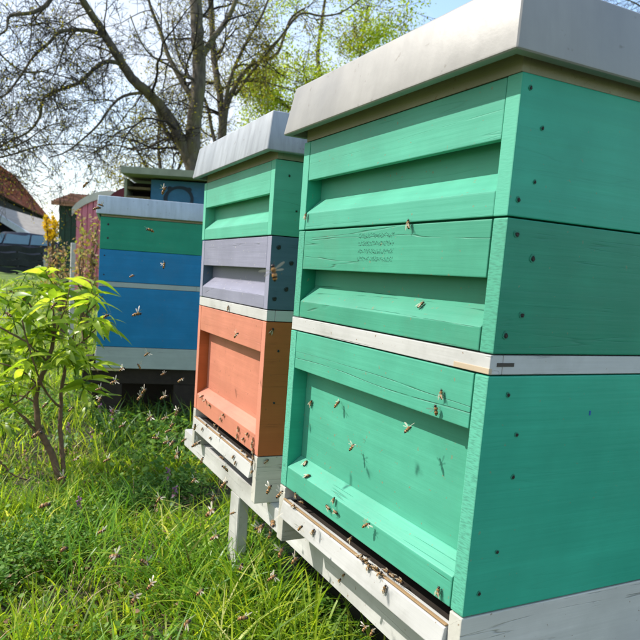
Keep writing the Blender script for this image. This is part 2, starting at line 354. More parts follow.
q3 = (.0263, 2.4247, -.0158, -.2029)
h3 = empty('beehive', (q3[0], q3[1], G+q3[2]), q3[3]); tag(h3, 'far beehive with green and blue boxes behind the shrub', 'beehive', 'beehives')
hive_section(h3, 'brood_box', 0, .272, 'far_blue', screws=[(.012, .25, .004), (.012, .02, .004)], label='blue brood box')
hive_frame(h3, .272, .0234, 'far_floor')
zz = .272+.0234
hive_section(h3, 'super', zz, .1428, 'far_blue', screws=[(.022, zz+.115, .004), (.022, zz+.03, .004)], label='blue super')
zz += .1428
hive_section(h3, 'super', zz, .1429, 'far_green', screws=[(.034, zz+.11, .0055), (.034, zz+.05, .0055)], label='dark green super')
hive_roof(h3, zz+.1429, 'roof3', ov=.02, a=.008, h=.080); hive_floor(h3, 'far_floor')
b3 = empty('trestle', (q3[0], q3[1], 0), q3[3]); tag(b3, 'dark low timber trestle under the far green and blue beehive', 'trestle')
for y in (.03, .34): box('beam', (-.06, y, .19), (BW+.08, y+.09, G+q3[2]-.0988), M['darkwood'], b3, .002)
box('shade_board', (-.02, .20, -.02), (BW+.06, .225, .30), M['darkwood'], b3, .002)  # added to stop light passing through and darken the space below
for x in (.02, .36):
    for y in (.03, .34): box('block', (x, y+.002, -.02), (x+.1, y+.088, .1885), M['darkwood'], b3, .002)
box('slat', (-.07, .005, G+q3[2]-.112), (.11, .0285, G+q3[2]-.0995), M['softwood'], b3, .001)

# ------------------------------------------------------------------ stand
st = empty('hive_stand', (0, 0, 0)); tag(st, 'white painted timber stand carrying the teal and the coral beehives', 'stand')
def plank(name, p0, p1, w, z0, z1, mat, parent, bev=.0018):
    a, b = Vector(p0), Vector(p1); d = (b-a).normalized(); n = Vector((-d.y, d.x)) * -1   # n points to +x side
    bm = bmesh.new(); q = [a, b, b+n*w, a+n*w]
    A = [bm.verts.new((c.x, c.y, z0)) for c in q]; B = [bm.verts.new((c.x, c.y, z1)) for c in q]
    bm.faces.new(A[::-1]); bm.faces.new(B)
    for i in range(4): bm.faces.new((A[i], A[(i+1) % 4], B[(i+1) % 4], B[i]))
    bmesh.ops.recalc_face_normals(bm, faces=bm.faces); bmesh.ops.bevel(bm, geom=bm.edges[:], offset=bev, segments=2, affect='EDGES')
    return bm_obj(name, bm, mat, parent)
ZR1 = G-.0988; ZR0 = G-.150
plank('rail', (.045, -.45), (.075, 1.235), .045, ZR0, ZR1-.003, M['whitey'], st)
plank('rail', (.345, -.45), (.375, 1.235), .045, ZR0, ZR1-.003, M['whitey'], st)
for y in (.815, -.35):
    for x in (.072, .372):
        plank('leg', (x-.004, y-.022), (x-.004, y+.030), .026, -.05, ZR0-.001, M['whitey'], st)
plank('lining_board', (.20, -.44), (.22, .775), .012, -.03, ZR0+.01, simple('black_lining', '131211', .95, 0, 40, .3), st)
plank('crossbar', (.102, .80), (.102, .84), .245, ZR0+.004, ZR1-.005, M['whitex'], st)
plank('crossbar', (.088, -.34), (.088, -.30), .250, ZR0+.004, ZR1-.005, M['whitex'], st)

# ------------------------------------------------------------------ ground
def gz(x, y):
    d = math.hypot(x, y); t = min(1, max(0, (d-7)/14)); return .2*t*t*(3-2*t)
def hz_(x, y):
    return gz(x, y) + .016*mnoise.noise(Vector((x*1.7, y*1.7, 0))) + .008*mnoise.noise(Vector((x*5, y*5, 3)))
bm = bmesh.new(); rings = [0]
r = .25
while r < 700: rings.append(r); r *= 1.12
nseg = 72; prev = None
for r in rings:
    if r == 0: prev = [bm.verts.new((0, 0, hz_(0, 0)))]; continue
    cur = [bm.verts.new((r*math.cos(2*PI*k/nseg), r*math.sin(2*PI*k/nseg), hz_(r*math.cos(2*PI*k/nseg), r*math.sin(2*PI*k/nseg)))) for k in range(nseg)]
    for k in range(nseg):
        k2 = (k+1) % nseg
        if len(prev) == 1: bm.faces.new((prev[0], cur[k], cur[k2]))
        else: bm.faces.new((prev[k], cur[k], cur[k2], prev[k2]))
    prev = cur
m, n, l, p = nodes('lawn_soil')
f1 = noise_n(n, l, mapped(n, l, (1, 1, 1)), 2.2, 8, .65); f2 = noise_n(n, l, mapped(n, l, (1, 1, 1)), 45, 4, .6)
c = mixc(n, l, ramp(n, l, f2, .35, .65), lin('2f3a14'), lin('567022'))
c2 = mixc(n, l, ramp(n, l, f1, .4, .65), c, lin('7d9638'))
# bare brown litter shows close to the hives, greener further out
geo = n.new('ShaderNodeNewGeometry'); ln = n.new('ShaderNodeVectorMath'); ln.operation = 'LENGTH'; l.new(geo.outputs['Position'], ln.inputs[0])
mr = n.new('ShaderNodeMapRange'); mr.inputs['From Min'].default_value = 2.5; mr.inputs['From Max'].default_value = 7; l.new(ln.outputs['Value'], mr.inputs['Value'])
c3 = mixc(n, l, mr.outputs['Result'], mixc(n, l, ramp(n, l, f2, .4, .6), lin('2a2418'), lin('3f4a1c')), c2)
l.new(c3, p.inputs['Base Color']); p.inputs['Roughness'].default_value = .95; l.new(bump(n, l, f2, .8, .03), p.inputs['Normal'])
tag(bm_obj('ground', bm, m, None, True), kind='structure', label='grassy ground')

# ------------------------------------------------------------------ grass (numpy blades)
nr = np.random.default_rng(5)
def blades(name, xy, hgt, wid, mat, label, lean=.45, segs=4, droop=1.0, tintf=None, z0=None):
    n_ = len(xy); az_ = nr.uniform(0, 2*PI, n_); ln_ = np.abs(nr.normal(0, lean, n_)) + .06; cv = nr.uniform(.2, 1.0, n_)*droop
    face = az_ + nr.normal(PI/2, .5, n_); dx, dy = np.cos(az_), np.sin(az_); wx, wy = np.cos(face), np.sin(face)
    zb = np.array([hz_(a, b) for a, b in xy]) - .006 if z0 is None else z0
    ts = np.linspace(0, 1, segs+1); co_ = np.zeros((n_, segs+1, 2, 3), 'f')
    for i, t in enumerate(ts):
        ang = ln_ + cv*t*1.1; out = hgt*t*np.sin(ln_*.6+cv*t*.9); up_ = hgt*t*np.cos(np.minimum(ang*.75, 1.45))
        w = wid*(1-t**1.7)*.5*(0.55+.9*min(t*2.5, 1)) + .00015
        cx_, cy_, cz = xy[:, 0]+dx*out, xy[:, 1]+dy*out, zb+up_
        for s, sg in enumerate((-1, 1)):
            co_[:, i, s, 0] = cx_+wx*w*sg; co_[:, i, s, 1] = cy_+wy*w*sg; co_[:, i, s, 2] = cz
    base = (np.arange(n_)*(segs+1)*2)[:, None]
    q = np.concatenate([np.stack([base[:, 0]+2*i, base[:, 0]+2*i+1, base[:, 0]+2*i+3, base[:, 0]+2*i+2], 1) for i in range(segs)])
    ti = tintf if tintf is not None else np.clip(nr.normal(.5, .22, n_), 0, 1)
    tint = np.repeat(ti, (segs+1)*2)
    o = link(name, np_mesh(name, co_.reshape(-1, 3), q, tint), mat); tag(o, label, kind='stuff'); return o
def field(n_, x0, x1, y0, y1, dens):
    pts = np.empty((0, 2))
    while len(pts) < n_:
        p_ = np.stack([nr.uniform(x0, x1, n_*2), nr.uniform(y0, y1, n_*2)], 1)
        p_ = p_[nr.uniform(0, 1, len(p_)) < dens(p_)]; pts = np.concatenate([pts, p_])
    return pts[:n_]
def lowf(p_, s, o=0):
    return np.array([mnoise.noise(Vector((a*s+o, b*s, o))) for a, b in p_])
M['grass'] = leafy('grass_blades', ['6c6c30', '648826', '94b42c', 'bccb3c', 'd8d588'], .55, .4)
M['grass2'] = leafy('cool_grass', ['4a7424', '6c9c30', '96b84c'], .45, .35)
def d_near(p_):
    k = np.clip(.5+1.5*lowf(p_, 4.6), .03, 1); under = (p_[:, 0] > .12) & (p_[:, 1] < 1.15); k[under] *= .12
    return k
vis = lambda p_: ((p_[:, 0] - CP.x) > -.32*(p_[:, 1]-CP.y)-.35)
P1 = field(27000, -1.5, 1.3, .0, 1.9, lambda p_: d_near(p_)*vis(p_)); n1 = len(P1)
hn = .5+.75*(lowf(P1, 2.6, 9)+.35)
blades('grass', P1, np.clip(nr.gamma(5, .0160, n1)*hn, .02, .17), nr.uniform(.0022, .0060, n1), M['grass'], 'fresh green grass in front of the beehives')
P2 = field(30000, -2.6, 3.2, 1.9, 5.2, lambda p_: np.clip(.7+.7*lowf(p_, 2.5, 3), .1, 1)*vis(p_)); n2 = len(P2)
blades('grass', P2, np.clip(nr.gamma(6, .016, n2), .03, .2), nr.uniform(.003, .006, n2), M['grass'], 'bright grass around the far beehive', segs=3)
P3 = field(26000, -6, 8, 5.2, 16, lambda p_: np.ones(len(p_))*vis(p_)); n3 = len(P3)
blades('grass', P3, np.clip(nr.gamma(6, .014, n3), .03, .2), nr.uniform(.008, .016, n3), M['grass'], 'sunlit lawn beyond the shrub', segs=2, z0=np.array([gz(a, b) for a, b in P3]))
ub = field(1500, .0, .9, 1.75, 2.5, lambda p_: (lowf(p_, 5, 14) > -.2)*1.0)
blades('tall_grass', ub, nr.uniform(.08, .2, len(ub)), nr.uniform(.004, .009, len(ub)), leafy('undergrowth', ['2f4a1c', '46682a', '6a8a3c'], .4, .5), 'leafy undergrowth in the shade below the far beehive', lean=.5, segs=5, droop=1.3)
# long arching stalks near the stand
tb = np.array([[x, y] for x, y in zip(nr.uniform(-.12, .2, 700), nr.uniform(.25, 1.1, 700))])
tb = tb[lowf(tb, 9, 4) > -.05]
blades('tall_grass', tb, nr.uniform(.13, .27, len(tb)), nr.uniform(.003, .0055, len(tb)), M['grass'], 'long grass blades leaning out from under the stand', lean=.35, segs=7, droop=1.5)
tb2 = field(900, -.9, .1, .25, 1.5, lambda p_: (lowf(p_, 3.4, 8) > .05)*1.0)
blades('tall_grass', tb2, nr.uniform(.12, .2, len(tb2)), nr.uniform(.0025, .0045, len(tb2)), M['grass2'], 'taller tufts of grass in the foreground', lean=.4, segs=6, droop=1.3)
tb4 = np.stack([nr.uniform(-.10, .16, 320), nr.uniform(.62, 1.0, 320)], 1)
blades('tall_grass', tb4, nr.uniform(.10, .19, 320), nr.uniform(.003, .006, 320), M['grass2'], 'grass tuft round the foot of the white stand leg', lean=.4, segs=6, droop=1.2)
tb5 = np.stack([nr.uniform(-.10, .10, 1500), nr.uniform(-.35, .66, 1500)], 1)
blades('tall_grass', tb5, np.clip(nr.normal(.15, .045, 1500), .06, .24), nr.uniform(.0028, .0058, 1500), M['grass'], 'grass growing up against the rail of the stand', lean=.32, segs=6, droop=1.1)
# dry blades
tb3 = field(1500, -1.2, .3, .1, 1.9, lambda p_: np.ones(len(p_)))
M['straw'] = leafy('dry_straw', ['8a7350', 'b6a27a'], .2, .7)
blades('dry_grass', tb3, nr.uniform(.05, .13, len(tb3)), nr.uniform(.0012, .0028, len(tb3)), M['straw'], 'dry straw coloured blades among the grass', lean=1.0, segs=4)

# small round leaves of clover and chickweed
def small_leaves(name, xy, zr, sz, mat, label):
    n_ = len(xy); th = nr.uniform(0, 2*PI, n_); tl = nr.uniform(-.7, .7, (n_, 2)); s = nr.uniform(*sz, n_)
    zb = np.array([hz_(a, b) for a, b in xy]) + nr.uniform(*zr, n_)
    pr = np.array([[-1, 0], [-.35, .62], [.45, .55], [1.05, 0], [.45, -.55], [-.35, -.62]])
    co_ = np.zeros((n_, 6, 3), 'f')
    for i, (a, b) in enumerate(pr):
        x_ = (a*np.cos(th)-b*np.sin(th))*s; y_ = (a*np.sin(th)+b*np.cos(th))*s
        co_[:, i, 0] = xy[:, 0]+x_; co_[:, i, 1] = xy[:, 1]+y_; co_[:, i, 2] = zb+x_*tl[:, 0]+y_*tl[:, 1]-abs(b)*s*-.25
    b0 = np.arange(n_)*6
    q = np.concatenate([np.stack([b0, b0+3, b0+2, b0+1], 1), np.stack([b0, b0+5, b0+4, b0+3], 1)])
    return tag(link(name, np_mesh(name, co_.reshape(-1, 3), q, np.repeat(nr.uniform(0, 1, n_), 6)), mat), label, kind='stuff')
M['clover'] = leafy('clover_leaf', ['3c6420', '5c8830', '94b254'], .4, .55, spec=.2)
cp = field(24000, -.75, .25, .2, 1.5, lambda p_: np.clip(lowf(p_, 3.1, 21)*3+.25, 0.02, 1)*vis(p_))
small_leaves('clover', cp, (.004, .065), (.0028, .0072), M['clover'], 'low round leaved weeds between the grass blades')
cp2 = field(9000, -1.2, 1.6, 1.4, 3.4, lambda p_: np.clip(lowf(p_, 2.3, 31)*3+.1, 0.02, 1)*vis(p_))
small_leaves('clover', cp2, (.01, .10), (.006, .014), M['clover'], 'low leafy weeds around the far beehive')
M['litter'] = leafy('dead_leaf', ['4a3526', '7d5a3e', 'b08f76'], .1, .8)
lp = field(2600, -1., .5, .1, 2.2, lambda p_: np.clip(.4+lowf(p_, 5, 2), .05, 1))
small_leaves('leaf_litter', lp, (.0, .035), (.004, .010), M['litter'], 'brown dead leaf scraps lying in the grass')

# ------------------------------------------------------------------ purple dead-nettles
M['stem'] = simple('green_stem', '55702c', .6, 0, 50, .2)
M['nleaf'] = leafy('nettle_leaf', ['47663a', '6f8f5c'], .3, .5, attr=None)
M['nleafp'] = leafy('purple_top_leaf', ['5a3f58', '8a6478'], .25, .5, attr=None)
M['petal'] = leafy('purple_petal', ['8a4f8c', 'b58ab8'], .4, .5, attr=None)
def leaf_mesh(name, L_, Wd, fold=.25, curl=.3, nseg_=4):
    V, F = [], []
    for i in range(nseg_+1):
        t = i/nseg_; w = Wd*math.sin(PI*min(1, t**.8*.97+.03))*(1-.25*t); z = -curl*L_*t*t
        V += [(L_*t, -w, z+fold*w), (L_*t, 0, z), (L_*t, w, z+fold*w)]
    for i in range(nseg_):
        a = 3*i; F += [(a, a+3, a+4, a+1), (a+1, a+4, a+5, a+2)]
    return mesh_vf(name, V, F)
NL = leaf_mesh('nettle_leaf_mesh', .022, .010, .3, .5, 3); NL.materials.append(M['nleaf'])
NLP = leaf_mesh('nettle_top_mesh', .017, .008, .3, .6, 3); NLP.materials.append(M['nleafp'])
V, F = tube_data([(0, 0, 0), (.004, 0, .004), (.009, 0, .006)], [.0012, .0016, .003], 5); PT = mesh_vf('petal_mesh', V, F); PT.materials.append(M['petal'])
def dead_nettle(p, h, label):
    r_ = empty('dead_nettle', p, rnd.uniform(0, 6)); tag(r_, label, 'flower', 'purple dead-nettles in the grass')
    V, F = tube_data([(0, 0, -.01), (.004, 0, h*.5), (0, .004, h)], [.0016, .0014, .001], 5); link('stem', mesh_vf('nettle_stem', V, F), M['stem'], r_)
    for k in range(6):
        z = h*(.35+.11*k)
        for s in (0, PI):
            o = link('leaf', NL if k < 4 else NLP, None, r_); o.location = (0, 0, z); o.rotation_euler = (rnd.uniform(-.2, .2), rnd.uniform(-.1, .5), s+k*PI/2); o.scale = [1.15-.09*k]*3
    for k in range(5):
        o = link('petal', PT, None, r_); o.location = (0, 0, h*(.86+.03*k)); o.rotation_euler = (0, -.2, k*1.3)
for u, v, h, lb in ((79, 500, .09, 'small purple dead-nettle right of the shrub foot'), (168, 470, .11, 'taller dark purple dead-nettle left of the stand end'),
                    (175, 488, .10, 'purple dead-nettle with broad leaves lowest beside the stand'), (60, 420, .12, 'purple dead-nettle between the two shrub stems'),
                    (68, 424, .13, 'purple dead-nettle just right of the shrub stems'), (100, 405, .13, 'pale dead-nettle at the left foot of the far beehive'),
                    (112, 412, .14, 'dead-nettle with purplish top under the far beehive corner'), (92, 428, .12, 'pale leaved dead-nettle nearest the shrub leaves')):
    p = on_z(u, v, h); p.z = hz_(p.x, p.y); dead_nettle(p, h, lb)

# ------------------------------------------------------------------ shrub in front, left
M['bark'] = simple('shrub_bark', '6b5540', .9, 0, 60, .35, .6, .003)
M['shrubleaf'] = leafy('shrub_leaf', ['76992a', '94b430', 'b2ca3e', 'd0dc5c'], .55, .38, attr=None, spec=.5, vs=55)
shb = on_z(62, 488, 0); SD = (shb-CP).dot(_f)
shrub = empty('shrub', shb); tag(shrub, 'young leafy shrub with long bright green leaves and two brown stems', 'shrub')
def sp_(u, v, dd=0): return at(u, v, SD+dd) - shb
stems = [([(62, 490, 0), (52, 455, .02), (40, 430, .0), (36, 405, 0), (38, 385, .0), (48, 362, .02), (54, 335, .04), (52, 305, .05)], .0125, .005),
         ([(64, 490, 0), (63, 460, .03), (60, 430, .04), (61, 405, .05), (62, 385, .05), (70, 350, .06), (80, 320, .05), (88, 295, .05)], .008, .004),
         ([(37, 432, 0), (24, 418, -.02), (10, 405, -.05), (-12, 392, -.06)], .005, .003), ([(35, 402, 0), (22, 396, .02), (8, 396, .03)], .003, .002),
         ([(62, 408, .05), (50, 398, .0), (40, 380, -.04), (30, 350, -.08), (22, 320, -.1)], .004, .002),
         ([(54, 335, .04), (40, 318, 0), (25, 300, -.03), (8, 290, -.03)], .004, .002), ([(48, 362, .02), (30, 345, -.05), (5, 330, -.08), (-25, 318, -.1)], .004, .002),
         ([(70, 350, .06), (85, 340, .02), (97, 328, 0), (104, 322, -.02)], .003, .0015), ([(70, 350, .06), (86, 360, .08), (98, 372, .06)], .003, .0015),
         ([(-30, 440, 0), (0, 462, .02), (12, 474, .02), (28, 480, .02)], .004, .002), ([(38, 385, 0), (20, 370, -.06), (-5, 362, -.1)], .003, .0015),
         ([(80, 320, .05), (95, 305, .04), (103, 296, .02)], .0025, .0015), ([(54, 335, .04), (64, 312, 0), (70, 288, -.02)], .0025, .0015),
         ([(40, 380, -.04), (20, 400, -.08), (-8, 415, -.1)], .003, .0015), ([(62, 385, .05), (80, 385, .05), (92, 395, .03)], .0025, .0015)]
tips = []
for pl, r0, r1 in stems:
    P = [sp_(*a) for a in pl]; Q = []
    for i in range(len(P)-1):
        for k in range(4):
            t = k/4; a = P[max(i-1, 0)]; b = P[i]; c = P[i+1]; d = P[min(i+2, len(P)-1)]
            Q.append(.5*((2*b)+(c-a)*t+(2*a-5*b+4*c-d)*t*t+(3*b-a-3*c+d)*t**3) + Vector((rnd.gauss(0, .0012), rnd.gauss(0, .0012), 0)))
    Q.append(P[-1]); V, F = tube_data(Q, [r0+(r1-r0)*i/(len(Q)-1) + rnd.uniform(0, .0009) for i in range(len(Q))], 8)
    link('stem', mesh_vf('shrub_stem', V, F), M['bark'], shrub)
LM = []
for i, (a, b, c_, d_) in enumerate(((.085, .0135, .25, .6), (.10, .016, .3, .45), (.07, .012, .45, .8), (.09, .015, .2, .25))):
    me = leaf_mesh('shrub_leaf_mesh', a, b, c_, d_, 6); me.materials.append(M['shrubleaf']); LM.append(me)
# leafy shoots: each a whorl of arching leaves
shoots = [(8, 292), (22, 283), (38, 290), (52, 282), (66, 290), (80, 300), (95, 285), (88, 296), (100, 292), (15, 312), (32, 308), (48, 305), (64, 308), (78, 318), (92, 318),
          (0, 330), (18, 335), (34, 330), (50, 328), (68, 332), (84, 338), (8, 352), (24, 356), (42, 350), (58, 354), (74, 358), (90, 358), (0, 375), (16, 378), (32, 376),
          (84, 378), (6, 392), (88, 396), (-15, 300), (-20, 345), (-18, 380), (-30, 325), (5, 420), (0, 345), (60, 345), (26, 342), (76, 345), (56, 295), (72, 280), (106, 318), (44, 268), (28, 272)]
cnt = 0; stuffV, stuffF, stuffT = [], [], []
for (u, v) in shoots:
    for lay in range(2 if rnd.random() < .5 else 1):
        dd = rnd.uniform(-.16, .18); c0 = sp_(u+rnd.uniform(-5, 5), v+rnd.uniform(-4, 4), dd); tip_up = Vector((rnd.gauss(0, .4), rnd.gauss(0, .4), 1)).normalized()
        for k in range(rnd.randint(6, 9)):
            a_ = k*2.4+rnd.uniform(-.3, .3); dirv = (Vector((math.cos(a_), math.sin(a_), 0))*1.0 + tip_up*rnd.uniform(-.45, .75)).normalized()
            z_ = (tip_up + Vector((rnd.gauss(0, .3), rnd.gauss(0, .3), 0))).normalized(); y_ = z_.cross(dirv).normalized(); z_ = dirv.cross(y_)
            mt = Matrix((( dirv.x, y_.x, z_.x), (dirv.y, y_.y, z_.y), (dirv.z, y_.z, z_.z))).to_4x4(); s_ = rnd.uniform(.5, 1.15)
            mt = Matrix.Translation(c0 - tip_up*k*.006) @ mt @ Matrix.Scale(s_, 4)
            me = rnd.choice(LM)
            if cnt < 290 and (lay == 0 and dd < .12):
                o = link('leaf', me, None, shrub); o.matrix_local = mt; cnt += 1
            else:
                b0 = len(stuffV); stuffV += [tuple(mt @ w.co) for w in me.vertices]; stuffF += [tuple(b0+i for i in q.vertices) for q in me.polygons]
                stuffT += [rnd.random()]*len(me.vertices)
        V, F = tube_data([c0+tip_up*.01, c0-tip_up*.03, c0-tip_up*.07], [.0012, .0016, .002], 5, stuffV, stuffF); stuffT += [.1]*(len(stuffV)-len(stuffT))
me = mesh_vf('inner_leaves', stuffV, stuffF); a = me.attributes.new('tint', 'FLOAT', 'POINT'); a.data.foreach_set('value', stuffT)
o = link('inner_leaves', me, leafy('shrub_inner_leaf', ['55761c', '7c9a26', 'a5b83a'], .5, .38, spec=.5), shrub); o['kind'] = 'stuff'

# ------------------------------------------------------------------ trees
def bark_mat(name, col, moss):
    m, n, l, p = nodes(name); b = lin(col)
    f = noise_n(n, l, mapped(n, l, (9, 9, 1.6)), 1.6, 6, .65); f2 = noise_n(n, l, mapped(n, l, (1, 1, 1)), 2.4, 4)
    c = mixc(n, l, ramp(n, l, f, .35, .65), tuple(x*.55 for x in b[:3]) + (1,), tuple(x*1.35 for x in b[:3]) + (1,))
    c = mixc(n, l, ramp(n, l, f2, .45, .62), c, mixc(n, l, moss, c, lin('6f6a35')))
    l.new(c, p.inputs['Base Color']); p.inputs['Roughness'].default_value = .95; l.new(bump(n, l, f, .8, .03), p.inputs['Normal']); return m
M['treebark'] = bark_mat('tree_bark', '5c5348', .45)
M['twig'] = simple('twig_bark', '2e271f', .9, 0, 8, .3, 0)
def smooth_poly(P, sub=4, wob=.0):
    Q = []
    for i in range(len(P)-1):
        a = P[max(i-1, 0)]; b = P[i]; c = P[i+1]; d = P[min(i+2, len(P)-1)]
        for k in range(sub):
            t = k/sub; Q.append(.5*((2*b)+(c-a)*t+(2*a-5*b+4*c-d)*t*t+(3*b-a-3*c+d)*t**3) + Vector((rnd.gauss(0, wob), rnd.gauss(0, wob), rnd.gauss(0, wob))))
    Q.append(P[-1]); return Q
class Twigs:
    def __init__(s): s.V = []; s.F = []; s.ends = []; s.n = 0
    def grow(s, p, d, r_, ln_, lev, droop, maxlev):
        n_ = max(3, int(ln_/.16)); pts = [p.copy()]; q = p.copy(); dd = d.copy()
        for i in range(n_):
            dd = (dd + Vector((rnd.gauss(0, .20), rnd.gauss(0, .20), rnd.gauss(0, .20)-droop*(i/n_)))).normalized(); q = q + dd*(ln_/n_); pts.append(q.copy())
        rad = [max(.0034, r_*(1-.75*i/n_)) for i in range(n_+1)]
        tube_data(pts, rad, 5 if r_ > .02 else 3, s.V, s.F, False); s.n += 1
        for i in range(1, n_+1):
            if lev >= maxlev-1: s.ends.append((pts[i], (pts[i]-pts[i-1]).normalized()))
        if lev < maxlev:
            k = rnd.randint(3, 5) if lev < maxlev-1 else rnd.randint(3, 5)
            for _ in range(k):
                t = rnd.uniform(.15, 1); i = min(n_-1, int(t*n_)); base = pts[i]; td = (pts[i+1]-pts[i]).normalized()
                side = Vector((rnd.gauss(0, 1), rnd.gauss(0, 1), rnd.gauss(0, 1))).cross(td).normalized()
                s.grow(base, (td*.75+side*rnd.uniform(.5, 1.0)).normalized(), rad[i]*.62, ln_*rnd.uniform(.42, .72), lev+1, droop, maxlev)
def leaf_cloud(name, ends, count, sz, spread, mat, parent, tint=(0, 1)):
    idx = nr.integers(0, len(ends), count); E_ = np.array([tuple(e[0]) for e in ends])[idx] + nr.normal(0, spread, (count, 3))
    th = nr.normal(0, 1, (count, 3)); th /= np.linalg.norm(th, axis=1)[:, None]; w = np.cross(th, nr.normal(0, 1, (count, 3))); w /= np.linalg.norm(w, axis=1)[:, None]
    s_ = nr.uniform(*sz, count)[:, None]
    co_ = np.stack([E_, E_+th*s_*.5+w*s_*.3, E_+th*s_, E_+th*s_*.5-w*s_*.3], 1).reshape(-1, 3)
    q = np.arange(count*4).reshape(-1, 4)
    o = link(name, np_mesh(name, co_, q, np.repeat(nr.uniform(*tint, count), 4)), mat, parent); o['kind'] = 'stuff'; return o
M['bud'] = leafy('bud_leaf', ['7d7428', '9c9434', '8a8a2c'], .45, .5)
M['spring'] = leafy('spring_leaf', ['87992a', 'a8bb35', 'c3d048'], .55, .5)
def tree(label, base_uv, D, limbs, twig_spec, leaf, group='trees behind the beehives'):
    """limbs: (pixel polyline, depth offsets, r0, r1, twig length, droop)"""
    b = at(*base_uv, D); b.z = gz(b.x, b.y) - .05; root = empty('tree', b); tag(root, label, 'tree', group)
    tw = Twigs(); first = True
    for pl, r0, r1, tl, nt_, droop, lev in limbs:
        P = [at(u, v, D+dz) - b for u, v, dz in pl]
        if first: P = [Vector((P[0].x*.6, P[0].y*.6, 0))] + P
        Q = smooth_poly(P, 5, r1*.10); nn = len(Q); rad = [r0+(r1-r0)*(i/(nn-1))**.85 for i in range(nn)]
        if first: rad[0] *= 1.4; rad[1] *= 1.2
        V, F = tube_data(Q, rad, 12 if r0 > .06 else 7); o = link('trunk' if first else 'limb', mesh_vf('trunk' if first else 'limb', V, F), M['treebark'], root)
        for _ in range(nt_):
            i = int(rnd.uniform(.22 if first else .08, .999)*(nn-1)); td = (Q[min(i+1, nn-1)]-Q[i]).normalized()
            side = Vector((rnd.gauss(0, 1), rnd.gauss(0, .6), rnd.gauss(0, 1))).cross(td).normalized()
            tw.grow(Q[i], (td*.5+side).normalized(), max(.006, min(rad[i]*.45, .028)), tl*rnd.uniform(.6, 1.25), 0, droop, lev)
        first = False
    me = mesh_vf('twigs', tw.V, tw.F); o = link('twigs', me, M['twig'], root); o['kind'] = 'stuff'
    if leaf: leaf_cloud('leaves', tw.ends, leaf[0], leaf[1], leaf[2], leaf[3], root)
    return root, tw
D1 = 12
t1, tw1 = tree('big grey trunked tree forking above the zinc roof, limb leaning left', (196, 215), D1, [
    ([(195, 200, 0), (193, 165, 0), (194, 125, 0), (199, 80, 0), (198, 40, 0), (195, 0, 0), (190, -60, .3), (196, -130, .5)],   .175, .095, 2.2, 6, .10, 3),
    ([(192, 168, 0), (172, 122, -.1), (150, 95, -.3), (132, 78, -.5), (118, 57, -.7), (103, 32, -.9), (84, 2, -1.2), (60, -40, -1.5)], .115, .05, 1.7, 6, .14, 3),
    ([(124, 66, -.6), (114, 62, -.72), (100, 64, -.9), (80, 82, -1.1), (62, 89, -1.2), (44, 98, -1.3), (39, 118, -1.4), (28, 132, -1.5), (8, 142, -1.6), (-20, 158, -1.8)], .045, .012, 1.25, 10, .12, 3),
    ([(112, 46, -.8), (104, 36, -.88), (84, 30, -1), (60, 32, -1.2), (50, 42, -1.3), (34, 56, -1.5), (22, 74, -1.6), (6, 94, -1.8), (-14, 104, -2)], .045, .012, 1.25, 10, .1, 3),
    ([(84, 30, -1), (76, 31, -1), (68, 40, -1), (60, 60, -1.1), (52, 78, -1.2), (42, 84, -1.2)], .022, .008, 1.0, 5, .2, 3),
    ([(148, 94, -.3), (138, 93, -.38), (122, 97, -.5), (110, 108, -.7), (98, 125, -.8), (82, 140, -.9), (66, 152, -1), (48, 158, -1.1)], .035, .01, 1.1, 8, .12, 3),
    ([(152, 98, -.3), (158, 112, -.2), (166, 130, 0), (180, 150, .1), (190, 166, .2)], .04, .03, .9, 5, .1, 3),
    ([(60, -30, -1.5), (50, 0, -1.6), (34, 12, -1.7), (10, 16, -1.8), (6, 30, -1.9), (-10, 40, -2)], .05, .012, 1.3, 8, .1, 3),
    ([(193, 100, 0), (180, 78, .1), (168, 55, .2), (160, 30, .3), (150, 5, .3), (142, -30, .4)], .06, .02, 1.4, 7, .05, 3),
    ([(200, 60, 0), (212, 40, .2), (228, 18, .4), (240, -10, .5), (250, -40, .5)], .07, .03, 1.4, 5, .05, 3),
    ([(196, 80, 0), (184, 76, -.3), (170, 66, -.5), (152, 56, -.6), (140, 40, -.7), (130, 15, -.7)], .03, .01, 1.1, 5, .05, 3),
    ([(-60, 60, -1.6), (-30, 100, -1.8), (0, 120, -1.8), (30, 150, -1.9), (50, 170, -2)], .02, .006, 1.2, 11, .12, 3),
    ([(-40, 150, -2), (0, 150, -1.9), (24, 142, -1.9), (48, 126, -2), (70, 122, -2)], .02, .006, 1.0, 4, .05, 3),
    ([(-30, 165, -1), (10, 155, -.9), (46, 145, -.8), (80, 145, -.8), (110, 150, -.6)], .02, .006, .9, 4, .05, 3),
    ([(-30, 20, -2), (-4, 50, -2), (20, 70, -2), (40, 72, -2), (70, 60, -2)], .02, .006, 1.1, 10, .1, 3),
    ([(190, 150, .1), (170, 138, .5), (140, 150, .8), (110, 145, 1), (80, 160, 1)], .03, .008, .9, 3, .05, 3),
], None, (7000, (.02, .05), .05, M['bud']))
